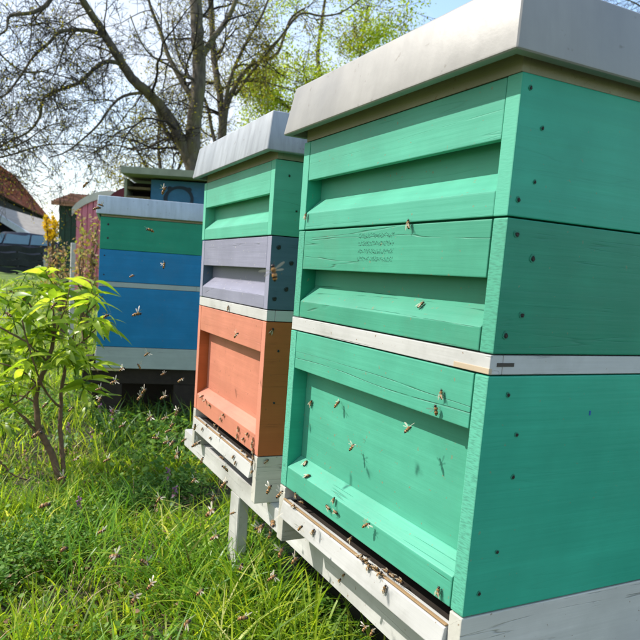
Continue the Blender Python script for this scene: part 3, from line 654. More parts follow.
t2, tw2 = tree('dark multi-stemmed tree right of the big trunk, half hidden by the zinc roof', (225, 215), 14, [
    ([(224, 200, 0), (221, 165, 0), (222, 120, 0), (219, 90, 0), (213, 50, .2), (211, 0, .3), (206, -40, .3)], .10, .06, 1.5, 10, .05, 2),
    ([(223, 150, 0), (226, 110, 0), (236, 85, 0), (250, 66, 0), (262, 61, 0), (278, 52, 0), (290, 20, 0), (305, 8, 0)], .07, .02, 1.3, 12, .05, 2),
    ([(222, 125, 0), (230, 80, -.2), (245, 45, -.3), (262, 15, -.4), (275, -20, -.4)], .05, .02, 1.4, 10, .05, 2),
    ([(220, 90, 0), (240, 82, 0), (262, 82, 0), (285, 88, .1), (306, 96, .2)], .03, .01, 1.1, 9, .05, 2),
    ([(235, 95, 0), (252, 72, -.3), (280, 38, -.4), (300, 14, -.5), (322, 16, -.5), (342, 12, -.6), (362, -2, -.6)], .04, .012, 1.3, 10, .08, 2),
    ([(221, 165, 0), (212, 130, .2), (205, 100, .3), (180, 60, .4), (172, 20, .5)], .05, .02, 1.3, 8, .05, 2)],
    None, (13000, (.025, .06), .07, M['bud']))
t3, tw3 = tree('fresh yellow-green spring tree rising behind the two front roofs', (345, 240), 17, [
    ([(340, 230, 0), (338, 190, 0), (330, 140, 0), (325, 100, 0), (318, 60, 0), (322, 20, 0), (330, -30, 0)], .12, .03, 1.8, 12, .05, 2),
    ([(335, 160, 0), (350, 120, 0), (358, 80, 0), (362, 40, 0), (368, 5, 0)], .06, .02, 1.4, 10, .05, 2),
    ([(332, 150, 0), (305, 120, 0), (285, 105, 0), (268, 98, 0), (240, 95, .5)], .05, .015, 1.3, 10, .05, 2),
    ([(338, 190, 0), (310, 170, 0), (280, 160, 0), (250, 158, .4)], .05, .02, 1.2, 10, .05, 2)],
    None, (34000, (.04, .09), .12, M['spring']))
t4, tw4 = tree('bare twigged tree glimpsed over the right end of the near roof', (700, 240), 16, [
    ([(700, 220, 0), (690, 120, 0), (680, 60, 0), (675, 20, 0), (670, -30, 0)], .12, .04, 1.6, 8, .05, 2),
    ([(685, 70, 0), (660, 30, 0), (640, 6, 0), (615, -4, 0)], .04, .01, 1.2, 10, .05, 2)], None, None)
t5, tw5 = tree('olive budded bush-like tree low behind the blue shed', (165, 230), 18, [
    ([(165, 225, 0), (163, 195, 0), (160, 165, 0), (158, 140, 0), (160, 120, 0)], .08, .03, 1.5, 11, .02, 2),
    ([(164, 200, 0), (150, 175, 0), (140, 155, 0), (128, 140, 0)], .05, .02, 1.3, 12, .02, 2), ([(164, 200, 0), (178, 170, 0), (188, 150, 0), (200, 140, 0)], .05, .02, 1.3, 12, .02, 2)],
    None, (5000, (.05, .09), .14, M['bud']))

# ------------------------------------------------------------------ background buildings
def poly_slab(name, pts, thick, mat, parent, dirv=None):
    """flat polygon given by world points, with real thickness"""
    P = [Vector(p) for p in pts]; nrm = (P[1]-P[0]).cross(P[2]-P[0]).normalized() if dirv is None else Vector(dirv)
    if dirv is None and nrm.z < -.05: nrm = -nrm
    bm = bmesh.new(); A = [bm.verts.new(p) for p in P]; B = [bm.verts.new(p-nrm*thick) for p in P]; n_ = len(P)
    bm.faces.new(A); bm.faces.new(B[::-1])
    for i in range(n_): bm.faces.new((A[i], B[i], B[(i+1) % n_], A[(i+1) % n_]))
    return bm_obj(name, bm, mat, parent)
def tile_mat(name, c0, c1, ax, sx, sz):
    m, n, l, p = nodes(name)
    f = noise_n(n, l, mapped(n, l, (1, 1, 1)), 3.2, 8, .7); f2 = noise_n(n, l, mapped(n, l, sx), 1, 2)
    c = mixc(n, l, ramp(n, l, f, .3, .7), lin(c0), lin(c1)); c = mixc(n, l, ramp(n, l, f2, .4, .6), c, mixc(n, l, .5, c, lin('3a2a24')))
    l.new(c, p.inputs['Base Color']); p.inputs['Roughness'].default_value = .85; l.new(bump(n, l, f2, .8, .04), p.inputs['Normal']); return m
M['tile'] = tile_mat('clay_tiles', 'b8553c', 'e08462', 0, (5, 5, 9), 0); M['tile2'] = tile_mat('weathered_tiles', '96705f', 'c4a08c', 0, (4, 4, 7), 0)
M['timber'] = simple('black_timber', '1d1b1a', .9, 0, 6, .4, .3); M['fascia'] = simple('pale_grey_board', 'a9b4bf', .6, 0, 6, .15, .1)
M['sheetroof'] = simple('beige_felt_roof', '9a9186', .85, 0, 4, .2, .2)
def tiled_slope(name, a, b, c, d, nu, nv, mat, parent, lift=.03):
    """roof slope a-b (ridge) to d-c (eave) as a sheet plus its courses of tiles as real steps (one mesh: far and tiny)"""
    a, b, c, d = map(Vector, (a, b, c, d)); nrm = (b-a).cross(d-a).normalized()
    if nrm.z < 0: nrm = -nrm
    V, F = [], []
    for j in range(nv):
        for i in range(nu):
            u0, u1 = i/nu+.0015, (i+1)/nu-.0015; v0, v1 = j/nv, (j+1.12)/nv
            if v1 > 1.02: v1 = 1.02
            def pt(u, v, h): return tuple(a.lerp(b, u).lerp(d.lerp(c, u), v) + nrm*h)
            jt = rnd.uniform(0, lift*.5); b0 = len(V)
            V += [pt(u0, v0, .004), pt(u1, v0, .004), pt(u1, v1, lift+jt), pt(u0, v1, lift+jt), pt(u0, v1, 0), pt(u1, v1, 0)]
            F += [(b0, b0+1, b0+2, b0+3), (b0+3, b0+2, b0+5, b0+4)]
    o = link(name, mesh_vf(name, V, F, False), mat, parent); o['kind'] = 'stuff'; return o
# barn with red tiled roof, far left
barn = empty('barn', (0, 0, 0)); tag(barn, 'barn with a weathered red tiled roof at the left edge behind the car', 'barn')
E1 = at(51, 220, 55); E2 = at(0, 200, 35); E2.z = E1.z; ev = (E2-E1); ev.z = 0; evn = ev.normalized(); bk = Vector((evn.y, -evn.x, 0))
if bk.y < 0: bk = -bk
best = None
for w_ in np.arange(.3, 14, .15):
    for h_ in np.arange(1.2, 10, .15):
        q = E1 + bk*w_ + Vector((0, 0, h_)); dv = q-CP; zc = dv.dot(_f); uu = 320-54.35+FP*dv.dot(R_)/zc; vv = 320+31.163-FP*dv.dot(U_)/zc
        e_ = math.hypot(uu-14, vv-176)
        if best is None or e_ < best[0]: best = (e_, w_, h_)
w_, h_ = best[1:]
RD = E1+bk*w_+Vector((0, 0, h_)); E3 = E1+evn*27; RL = RD+evn*27
poly_slab('roof', [RD, E1, E3, RL], .12, M['timber'], barn)
tiled_slope('roof_tiles', RD, RL, E3, E1, 60, 26, M['tile'], barn, .05)
RB = RD+bk*w_-Vector((0, 0, h_)); RBL = RB+evn*27
poly_slab('roof', [RL+Vector((0, 0, -.02)), RBL, RB, RD+Vector((0, 0, -.02))], .12, M['tile'], barn)
ins = [E1+bk*.25+evn*.3, E3+bk*.25, RBL-bk*.25, RB-bk*.25+evn*.3]
bm = bmesh.new(); lo = [bm.verts.new((p.x, p.y, -.1)) for p in ins]; hi = [bm.verts.new((p.x, p.y, E1.z-.05)) for p in ins]
g1 = bm.verts.new((RD.x+evn.x*.3, RD.y+evn.y*.3, RD.z-.3)); g2 = bm.verts.new((RL.x, RL.y, RL.z-.3))
for i in range(4): bm.faces.new((lo[i], lo[(i+1) % 4], hi[(i+1) % 4], hi[i]))
bm.faces.new((hi[0], hi[3], g1)); bm.faces.new((hi[1], g2, hi[2])); bm_obj('wall', bm, M['timber'], barn)
# open lean-to with pale fascia, in front of the barn
lt = empty('carport', (0, 0, 0)); tag(lt, 'open lean-to shelter with beige roof and pale bargeboard behind the dark car', 'shelter')
A_ = at(-30, 197, 31); B_ = at(34, 236.5, 28); C_ = at(60, 237, 29.5); D2 = at(50, 221.5, 33)
poly_slab('roof', [A_, B_, C_, D2], .10, M['sheetroof'], lt, (0, 0, 1))
dn = Vector((0, 0, -1)); fo = (CP-B_).normalized()*.06
def strip(a, b, h): return [a+fo, b+fo, b+fo+dn*h, a+fo+dn*h]
poly_slab('bargeboard', strip(A_+Vector((0, 0, .05)), B_+Vector((0, 0, .05)), .30), .05, M['fascia'], lt)
for q, hh in ((A_, 0), (B_, 0), (C_, 0)):
    V, F = tube_data([(q.x, q.y, -.05), (q.x, q.y, q.z-.12)], [.07, .07], 4); link('post', mesh_vf('post', V, F, False), M['timber'], lt)
AB = at(-30, 262, 34); CB = at(52, 262, 34); poly_slab('back_wall', [Vector((AB.x, AB.y, 0)), Vector((CB.x, CB.y, 0)), Vector((CB.x, CB.y, D2.z-.1)), Vector((AB.x, AB.y, A_.z-.1))], .08, M['timber'], lt, (0, -1, 0))

# green garden shed
def shed(name, label, corners, ztop, wall_mat, parent_cat='shed'):
    pass
M['dkgreen'] = paint('dark_green_boards', '0f3d31', 'x', crack=.1); M['pinkw'] = paint('pink_boards', 'f890a4', 'x', crack=.2, wear=.2); M['cream'] = simple('cream_trim', 'd6d0c2', .6, 0, 8, .1)
M['maroon'] = simple('dark_red_roofing', '5e1522', .6, 0, 8, .2); M['bluew'] = paint('blue_boards', '236590', 'x', crack=.1); M['olive'] = simple('grey_green_roofing', '868b7a', .7, 0, 8, .15)
def hut_box(parent, name, c0, ux, uy, w, d, z0, z1, mat, boards=0):
    """box from corner c0 along unit vectors, optionally faced with boards"""
    def P_(a, b, z): return (c0.x+ux.x*a+uy.x*b, c0.y+ux.y*a+uy.y*b, z)
    bm = bmesh.new(); A = [bm.verts.new(P_(*t, z0)) for t in ((0, 0), (w, 0), (w, d), (0, d))]; B = [bm.verts.new(P_(*t, z1)) for t in ((0, 0), (w, 0), (w, d), (0, d))]
    bm.faces.new(A[::-1]); bm.faces.new(B)
    for i in range(4): bm.faces.new((A[i], A[(i+1) % 4], B[(i+1) % 4], B[i]))
    o = bm_obj(name, bm, mat, parent)
    for k in range(boards):
        a0, a1 = w*k/boards+.006, w*(k+1)/boards-.006; bm = bmesh.new()
        A = [bm.verts.new(P_(a, b, z)) for a, b, z in ((a0, -.018, z0+.02), (a1, -.018, z0+.02), (a1, -.018, z1-.01), (a0, -.018, z1-.01), (a0, -.001, z0+.02), (a1, -.001, z0+.02), (a1, -.001, z1-.01), (a0, -.001, z1-.01))]
        for f in ((0, 1, 2, 3), (0, 4, 5, 1), (1, 5, 6, 2), (2, 6, 7, 3), (3, 7, 4, 0)): bm.faces.new([A[i] for i in f])
        bm_obj('board', bm, mat, parent)
    return o
def frame_dirs(ang): return Vector((math.cos(ang), math.sin(ang), 0)), Vector((-math.sin(ang), math.cos(ang), 0))
gs = empty('garden_shed', (0, 0, 0)); tag(gs, 'dark green garden shed with weathered tiled roof left of the pink hut', 'shed')
c0 = at(59.5, 205, 15); zt = c0.z; c0.z = 0; ux, uy = frame_dirs(-.35)
hut_box(gs, 'wall', c0, ux, uy, 2.0, 1.6, .05, zt, M['dkgreen'], 14)
ra = at(51, 202, 14.7); rb = ra+ux*2.4; rc = rb+uy*2.1+Vector((0, 0, .42)); rd = ra+uy*2.1+Vector((0, 0, .42))
poly_slab('roof', [ra, rb, rc, rd], .06, M['tile2'], gs); tiled_slope('roof_tiles', rd+Vector((0, 0, .01)), rc+Vector((0, 0, .01)), rb+Vector((0, 0, .01)), ra+Vector((0, 0, .01)), 16, 9, M['tile2'], gs, .03)
# pink hut with arched roof
ph = empty('pink_hut', (0, 0, 0)); tag(ph, 'pink boarded hut with cream arched trim', 'hut')
c0 = at(76.5, 207, 11); zt = c0.z; c0.z = 0; ux, uy = frame_dirs(-.30); pw = 1.12; rise = .34; nb = 12
for k in range(nb):
    t0, t1 = k/nb, (k+1)/nb; a0 = t0*pw+.006; a1 = t1*pw-.006
    arch = lambda t: zt+rise*math.sin(PI*min(max(t, 0), 1))**.75
    bm = bmesh.new(); q = [(a0, .1), (a1, .1), (a1, arch(t1)-.02), (a0, arch(t0)-.02)]
    A = [bm.verts.new((c0.x+ux.x*a, c0.y+ux.y*a, z)) for a, z in q]; B = [bm.verts.new((c0.x+ux.x*a+uy.x*.03, c0.y+ux.y*a+uy.y*.03, z)) for a, z in q]
    bm.faces.new(A); bm.faces.new(B[::-1])
    for i in range(4): bm.faces.new((A[i], B[i], B[(i+1) % 4], A[(i+1) % 4]))
    bm_obj('board', bm, M['pinkw'], ph)
hut_box(ph, 'wall', c0+uy*.032, ux, uy, pw, 3.0, .1, zt, M['pinkw'])
def arch_shell(name, y0, y1, off, th, mat, w0=-.06):
    V, F = [], []; nn = 20
    for k in range(nn+1):
        t = k/nn; a = -.07+t*(pw+.14); z = zt-.03+(rise+off)*math.sin(PI*t)**.75+off
        for (yy, zo) in ((y0, 0), (y1, 0), (y1, -th), (y0, -th)): V.append((c0.x+ux.x*a+uy.x*yy, c0.y+ux.y*a+uy.y*yy, z+zo))
    for k in range(nn):
        for j in range(4): F.append((4*k+j, 4*k+(j+1) % 4, 4*k+4+(j+1) % 4, 4*k+4+j))
    F += [(0, 1, 2, 3), (4*nn+3, 4*nn+2, 4*nn+1, 4*nn)]; link(name, mesh_vf(name, V, F, False), mat, ph)
arch_shell('roof_trim', -.05, -.001, 0, .13, M['cream']); arch_shell('roof', .0, 3.0, .0, .06, M['cream'])
rw = empty('arched_shelter', (0, 0, 0)); tag(rw, 'dark red round-topped shelter between the pink hut and the blue shed', 'shelter')
a0 = at(106, 199, 9.6); a1 = at(190, 206, 9.6); wv = (a1-a0); wv.z = 0; wl = wv.length; wx_ = wv/wl; wy_ = Vector((-wx_.y, wx_.x, 0)); V, F = [], []
for y_ in (0, 2.0):
    for k in range(25):
        t = k/24; V.append(tuple(a0+wx_*t*wl+wy_*y_+Vector((0, 0, .36*max(0, math.sin(PI*t))**.45-.1))))
for k in range(24): F.append((k, k+1, 26+k, 25+k))
F += [tuple(range(25)), tuple(range(25, 50))[::-1]]; link('hood', mesh_vf('hood', V, F, False), M['maroon'], rw)
hut_box(rw, 'body', Vector((a0.x, a0.y, 0))+wy_*.02+wx_*.03, wx_, wy_, wl-.06, 1.9, .05, a0.z-.12, M['maroon'])
# blue bee shed with flat roof
M['oldshelf'] = simple('old_shelf_wood', '5c5038', .8, 0, 20, .3); bs = empty('blue_shed', (0, 0, 0)); tag(bs, 'blue shed with grey-green flat roof and open shelves, behind the far beehive', 'shed')
c0 = at(151.5, 178, 8); zt = c0.z; c0.z = 0; ux, uy = frame_dirs(-.44)
hut_box(bs, 'wall', c0, ux, uy, 1.6, 1.5, .1, zt-.02, M['bluew'])
hut_box(bs, 'bay_back', c0-ux*.32+uy*.35, ux, uy, .315, .03, .1, zt-.03, M['darkwood'])
for k in range(9):
    z = zt-.12-.115*k; hut_box(bs, 'shelf', c0-ux*.30, ux, uy, .29, .30, z-.03, z, M['oldshelf'])
ra = at(121, 170.5, 7.75); rb = ra+ux*2.15; 
hut_box(bs, 'roof', ra-uy*.02, ux, uy, 2.2, 1.9, zt+.005, zt+.085, M['olive'])
hut_box(bs, 'side_panel', c0-ux*.335, ux, uy, .03, .38, .1, zt-.02, M['olive'])
# round dark emblem painted on the wall: a ring with small lobes
M['emblem'] = simple('dark_navy_paint', '0b2438', .6, 0, 40, .1, 0)
ec = on_plane(179, 199, c0-uy*.004, uy); V, F = [], []; nn = 40
for k in range(nn):
    a = 2*PI*k/nn; 
    for rr in (.145, .185+.012*(abs(math.sin(a*1.5))**6)): V.append(tuple(ec+ux*math.cos(a)*rr+Vector((0, 0, math.sin(a)*rr*.85))-uy*.001))
for k in range(nn): k2 = (k+1) % nn; F.append((2*k, 2*k+1, 2*k2+1, 2*k2))
for s in (-1, 1):
    b0 = len(V); cc = ec+ux*s*.12+Vector((0, 0, .12)); V += [tuple(cc+ux*math.cos(a)*.035+Vector((0, 0, math.sin(a)*.03))-uy*.0025) for a in [2*PI*i/10 for i in range(10)]]; F.append(tuple(range(b0, b0+10)))
V2 = V + [tuple(Vector(v)+uy*.0008) for v in V]
o = link('emblem', mesh_vf('emblem', V, F, False), M['emblem'], bs)

# ------------------------------------------------------------------ dark car
car = empty('parked_car', (0, 0, 0)); tag(car, 'dark blue car parked beside the barn at the left edge', 'car')
cc = at(20, 262, 24.5); cc.z = gz(cc.x, cc.y)+.02; car.location = cc; car.rotation_euler = (0, 0, PI-.48)
M['carpaint'] = simple('dark_blue_car_paint', '121c30', .16, .3, 2, .1, 0, spec=.6); M['glass'] = simple('car_glass', '4a6a7a', .04, .6, 2, .1, 0, spec=.8)
M['tyre'] = simple('tyre_rubber', '141414', .85, 0, 30, .2); M['rim'] = simple('alloy_rim', '9a9da0', .35, .8, 30, .1); M['lamp'] = simple('lamp_lens', 'd8d8d8', .1, 0, 10, .1, 0)
def loft(secs, mat, name, parent, smooth=True):
    """sections along x: (x, [(y, z)...])"""
    V, F = [], []; k = len(secs[0][1])
    for x, pr in secs: V += [(x, y, z) for y, z in pr]
    for i in range(len(secs)-1):
        for j in range(k): j2 = (j+1) % k; F.append((i*k+j, i*k+j2, (i+1)*k+j2, (i+1)*k+j))
    F += [tuple(range(k))[::-1], tuple((len(secs)-1)*k+j for j in range(k))]
    o = link(name, mesh_vf(name, V, F, smooth), mat, parent); md = o.modifiers.new('bevel', 'BEVEL'); md.width = .03; md.segments = 2; md.limit_method = 'ANGLE'
    return o
def bsec(hw, zb, zt_, tb=.93): return [(-hw*.92, zb), (-hw, zb+.12), (-hw, zb+(zt_-zb)*.6), (-hw*tb, zt_), (hw*tb, zt_), (hw, zb+(zt_-zb)*.6), (hw, zb+.12), (hw*.92, zb)]
loft([(-2.2, bsec(.72, .3, .68)), (-2.1, bsec(.82, .22, .84)), (-1.5, bsec(.88, .2, .92)), (-.6, bsec(.9, .18, .95)), (.8, bsec(.9, .18, .95)), (1.3, bsec(.89, .2, .93)), (1.95, bsec(.85, .22, .82)), (2.2, bsec(.72, .3, .62))], M['carpaint'], 'body', car)
def csec(hw, zt_, hw2): return [(-hw, .93), (-hw2, zt_), (hw2, zt_), (hw, .93)]
loft([(-1.95, csec(.78, .95, .74)), (-1.35, csec(.82, 1.36, .6)), (-.5, csec(.83, 1.43, .62)), (.35, csec(.83, 1.41, .62)), (1.15, csec(.80, .96, .74))], M['carpaint'], 'cabin', car)
for s in (-1, 1):
    for x0, x1, xt0, xt1 in ((-1.55, -.75, -1.2, -.72), (-.68, .28, -.66, .22), (.35, .98, .3, .45)):
        yb, yt = s*.838, s*.64
        pts = [Vector((x0, yb, .98)), Vector((x1, yb, .98)), Vector((xt1, yt, 1.34)), Vector((xt0, yt, 1.34))]; poly_slab('window', pts, .012*(-s), M['glass'], car)
    for x in (-1.35, 1.38):
        bm = bmesh.new(); bmesh.ops.create_cone(bm, cap_ends=True, segments=24, radius1=.32, radius2=.32, depth=.2, matrix=Matrix.Translation((x, s*.80, .32)) @ Matrix.Rotation(PI/2, 4, 'X'))
        w = bm_obj('wheel', bm, M['tyre'], car)
        bm = bmesh.new(); bmesh.ops.create_cone(bm, cap_ends=True, segments=18, radius1=.2, radius2=.2, depth=.02, matrix=Matrix.Translation((x, s*.905, .32)) @ Matrix.Rotation(PI/2, 4, 'X')); bm_obj('rim', bm, M['rim'], w)
    bm = bmesh.new(); bmesh.ops.create_uvsphere(bm, u_segments=10, v_segments=6, radius=.1, matrix=Matrix.Translation((.95, s*.98, 1.0)) @ Matrix.Diagonal((1.2, .9, .7, 1))); bm_obj('mirror', bm, M['carpaint'], car, True)
    bm = bmesh.new(); bmesh.ops.create_uvsphere(bm, u_segments=10, v_segments=6, radius=.12, matrix=Matrix.Translation((2.08, s*.62, .68)) @ Matrix.Diagonal((.8, 1.3, .6, 1))); bm_obj('headlight', bm, M['lamp'], car, True)
poly_slab('windscreen', [Vector((1.18, -.74, .99)), Vector((1.18, .74, .99)), Vector((.42, .6, 1.40)), Vector((.42, -.6, 1.40))], .015, M['glass'], car)

lf = empty('low_fence', (0, 0, 0)); tag(lf, 'low dark fence of wavy horizontal boards in front of the parked car', 'fence')
fa = at(-40, 262, 19); fb = at(43, 262, 20.5); fz = gz(fa.x, fa.y); fd = Vector((fb.x-fa.x, fb.y-fa.y, 0)); fl = fd.length; fd /= fl; fn = Vector((fd.y, -fd.x, 0)); M['fence'] = simple('dark_fence_board', '1c2228', .5, 0, 9, .3)
htop = at(20, 246, 19.7).z-fz
for k in range(4):
    V, F = [], []; n_ = 22; h_ = htop/4
    for i in range(n_+1):
        t = i/n_; wz = .025*math.sin(t*19+k*.6); c_ = Vector((fa.x, fa.y, fz+.03+k*h_+wz))+fd*t*fl
        for (o_, z_) in ((0, 0), (.03, 0), (.03, h_-.035), (0, h_-.035)): V.append(tuple(c_+fn*(o_+.02*math.sin(t*19+k))+Vector((0, 0, z_))))
    for i in range(n_):
        for j in range(4): F.append((4*i+j, 4*i+(j+1) % 4, 4*i+4+(j+1) % 4, 4*i+4+j))
    F += [(0, 1, 2, 3), (4*n_+3, 4*n_+2, 4*n_+1, 4*n_)]; link('board', mesh_vf('board', V, F, False), M['fence'], lf)
for t in (.02, .35, .68, .99):
    c_ = Vector((fa.x, fa.y, fz))+fd*t*fl-fn*.06; V, F = tube_data([c_-Vector((0, 0, .1)), c_+Vector((0, 0, htop))], [.045, .045], 4); link('post', mesh_vf('post', V, F, False), M['fence'], lf)
# ------------------------------------------------------------------ bushes between the shrub and the huts
M['mixleaf'] = leafy('mixed_bush_leaf', ['8a9a3a', 'b0a650', '9a6a58', 'c8a890', '6f8a30'], .4, .5); M['yellow'] = leafy('yellow_blossom', ['d9b414', 'f0d030'], .3, .6)
def bush(label, u0, v0, D, wpx, hpx, n_, sz, mat, nst=7, name='bush', zmin=0):
    b = at(u0, v0, D); b.z = gz(b.x, b.y); root = empty(name, b); tag(root, label, 'bush'); ends = []; V, F = [], []
    top = at(u0, v0-hpx, D).z-b.z; hw = wpx*D/FP/2
    for k in range(nst):
        tx, ty = rnd.uniform(-hw, hw), rnd.uniform(-hw, hw); tz = top*rnd.uniform(.7, 1)
        P = smooth_poly([Vector((0, 0, 0)), Vector((tx*.4, ty*.4, tz*.4)), Vector((tx*.8, ty*.8, tz*.75)), Vector((tx, ty, tz))], 4, .01)
        tube_data(P, [.010*(1-.8*i/len(P))*D/4 for i in range(len(P))], 5, V, F)
        for p_ in P[3:]:
            for _ in range(4): ends.append((p_+Vector((rnd.gauss(0, hw*.28), rnd.gauss(0, hw*.28), rnd.gauss(0, hw*.2))), None))
    link('stems', mesh_vf('bush_stems', V, F), M['bark'], root)
    ends = [e for e in ends if e[0].z > max(.02, zmin*top)] ; leaf_cloud('leaves', ends, n_, sz, hw*.12, mat, root); return root
bush('loose bush with pink tinged and yellow-green leaves against the pink hut', 86, 275, 5.0, 24, 60, 900, (.02, .045), M['mixleaf'])
bush('low mixed bush at the foot of the green shed', 64, 278, 5.6, 34, 34, 900, (.02, .045), M['mixleaf'])
bush('yellow flowering bush between the barn and the green shed', 51, 245, 17, 10, 31, 600, (.05, .12), M['yellow'], zmin=.62)
bush('dark leafy bush behind the far beehive', 150, 300, 6.5, 70, 20, 3000, (.03, .07), M['clover'])
pp = at(72, 292, 5.2); pp.z = gz(pp.x, pp.y)
tp = at(72, 243, 5.2).z
po = box('post', (-.018, -.018, -.05), (.018, .018, tp-pp.z), M['whitex'], None, .004); po.location = pp; tag(po, 'short white wooden post among the bush leaves', 'post')
# hedge far off that closes the horizon
hV = [];
for k in range(9000):
    a = rnd.uniform(-1.3, 2.9); d_ = rnd.uniform(48, 58); hV.append((Vector((d_*math.sin(a), d_*math.cos(a), rnd.uniform(0, 1)**1.2*rnd.uniform(1.5, 3.0))), None))
root = link('hedge', None); leaf_cloud_o = leaf_cloud('far_hedge', hV, 42000, (.3, .7), .4, M['clover'], None); bpy.data.objects.remove(root)
tag(leaf_cloud_o, 'distant dark hedge along the horizon', kind='stuff')

# ------------------------------------------------------------------ honeybees
M['bee_dark'] = simple('bee_dark_brown', '2a1a10', .45, 0, 900, .3, .2, .0003); M['bee_amber'] = simple('bee_amber_band', 'a87a44', .5, 0, 900, .3, .2, .0003)
M['bee_fur'] = simple('bee_thorax_fur', '8c6c46', .95, 0, 1800, .45, 1, .0006, spec=.1)
m, n, l, p = nodes('bee_wing'); p.inputs['Base Color'].default_value = (.62, .55, .42, 1); p.inputs['Roughness'].default_value = .25; p.inputs['Alpha'].default_value = .46; M['bee_wing'] = m
def bee_body(curl=0.0, legs_out=1.0):
    V, F, mi = [], [], []; S_ = 10
    # x, radius y, radius z, z centre
    pr = [(-7.0, .15, .15, -.5), (-6.6, .8, .7, -.4), (-5.6, 1.45, 1.3, -.25), (-4.4, 1.85, 1.65, -.1), (-3.2, 2.0, 1.8, 0), (-2.0, 1.9, 1.7, .05), (-1.2, 1.7, 1.5, .1), (-.6, 1.15, 1.1, .1), (-.1, 1.2, 1.2, .15),
          (.6, 1.9, 1.8, .25), (1.6, 2.15, 2.05, .3), (2.7, 1.9, 1.8, .25), (3.3, .9, .9, .0), (3.5, .8, .8, -.05), (3.9, 1.6, 1.4, -.2), (4.6, 1.75, 1.5, -.35), (5.2, 1.3, 1.2, -.6), (5.6, .4, .4, -.8)]
    for x, ry, rz_, zc in pr:
        zc -= curl*max(0, -x)**2*.02
        for k in range(S_): a = 2*PI*k/S_; V.append((x, ry*math.cos(a), zc+rz_*math.sin(a)))
    for i in range(len(pr)-1):
        mt = {0: 0, 1: 0, 2: 1, 3: 0, 4: 1, 5: 1}.get(i, 2 if 7 <= i <= 11 else 0)
        for k in range(S_): F.append((i*S_+k, i*S_+(k+1) % S_, (i+1)*S_+(k+1) % S_, (i+1)*S_+k)); mi.append(mt)
    F += [tuple(range(S_))[::-1], tuple((len(pr)-1)*S_+k for k in range(S_))]; mi += [0, 0]
    def leg(pts, r0, r1):
        n0 = len(F); tube_data(pts, [r0+(r1-r0)*i/(len(pts)-1) for i in range(len(pts))], 4, V, F); mi.extend([0]*(len(F)-n0))
    o_ = legs_out
    for s in (-1, 1):
        leg([(2.2, s*1.2, -1), (3.2, s*2.6*o_, -1.0), (4.0, s*3.2*o_, -2.6)], .28, .12)
        leg([(1.2, s*1.3, -1.2), (1.2, s*3.1*o_, -.9), (.8, s*4.0*o_, -2.7)], .3, .12)
        leg([(.2, s*1.2, -1.1), (-1.6, s*2.9*o_, -.9), (-3.4, s*3.2*o_, -2.7)], .42, .16)
        leg([(5.2, s*.4, -.2), (6.2, s*1.0, .5), (7.2, s*1.3, -.1)], .12, .1)
    V = [(x*.001, y*.001, z*.001) for x, y, z in V]
    me = mesh_vf('bee_body', V, F)
    for k in ('bee_dark', 'bee_amber', 'bee_fur'): me.materials.append(M[k])
    me.polygons.foreach_set('material_index', mi); return me
def wing_mesh(fly, s):
    """fore and hind wing of one side"""
    V, F = [], []
    for (L_, W_, ang, x0) in ((9.2, 1.6, (78 if fly else 162), 1.6), (6.4, 1.25, (108 if fly else 170), .8)):
        a = math.radians(ang)*s; d = Vector((math.cos(a), math.sin(a), (.22 if fly else -.02))).normalized(); w = Vector((math.sin(a)*-1, math.cos(a), 0))*s
        b0 = len(V); o_ = Vector((x0, s*1.1, 1.9 if not fly else 1.5)); nn = 6
        for i in range(nn+1):
            t = i/nn; ww = W_*math.sin(PI*(t*.88+.06))**.7*(.55+.6*t); z = .25*math.sin(PI*t)
            for q in (-1, 0, 1): V.append(tuple((o_+d*L_*t+w*ww*q*(.9 if q < 0 else .55)+Vector((0, 0, z-(abs(q))*.1)))*.001))
        for i in range(nn):
            for q in (0, 1): F.append((b0+3*i+q, b0+3*i+q+1, b0+3*i+q+4, b0+3*i+q+3))
    me = mesh_vf('bee_wing', V, F); me.materials.append(M['bee_wing']); return me
BB = [bee_body(0, 1), bee_body(1.0, .62)]; WG = {(f, s): wing_mesh(f, s) for f in (0, 1) for s in (-1, 1)}
def put_bee(p, head, up, fly, label, group, sc=1.0):
    head = head.normalized(); up = (up-head*up.dot(head)).normalized(); yv = up.cross(head)
    mt = Matrix(((head.x, yv.x, up.x), (head.y, yv.y, up.y), (head.z, yv.z, up.z))).to_4x4()
    r_ = bpy.data.objects.new('honeybee', None); C.objects.link(r_); r_.empty_display_size = .005
    r_.matrix_world = Matrix.Translation(p) @ mt @ Matrix.Scale(sc, 4)
    tag(r_, label, 'bee', group); b = link('body', BB[1 if fly else 0], None, r_)
    if 'dark blurred' in label: r_.matrix_world = Matrix.Translation(p) @ Matrix(((_f.x, -R_.x, U_.x), (_f.y, -R_.y, U_.y), (_f.z, -R_.z, U_.z))).to_4x4() @ Matrix.Scale(sc, 4)
    for s in (-1, 1):
        w = link('wing', WG[(1 if fly else 0, s)], None, r_)
        if fly: w.rotation_euler = (s*rnd.uniform(-.6, 1.0), rnd.uniform(-.2, .2), s*rnd.uniform(-.6, .3))
    return r_
FN = Vector((-1, 0, 0)); X1 = 0; 
c2_, s2_ = math.cos(q2[3]), math.sin(q2[3]); N2 = Vector((-c2_, -s2_, 0)); P2o = Vector((q2[0], q2[1], G)); S2 = Vector((s2_, -c2_, 0))
c3_, s3_ = math.cos(q3[3]), math.sin(q3[3]); S3 = Vector((s3_, -c3_, 0)); P3o = Vector((q3[0], q3[1], G))
SL = Vector((-.75, 0, .66)).normalized()     # normal of a sloping bottom rail
SLS = Vector((-.024, 0, .026)).normalized()
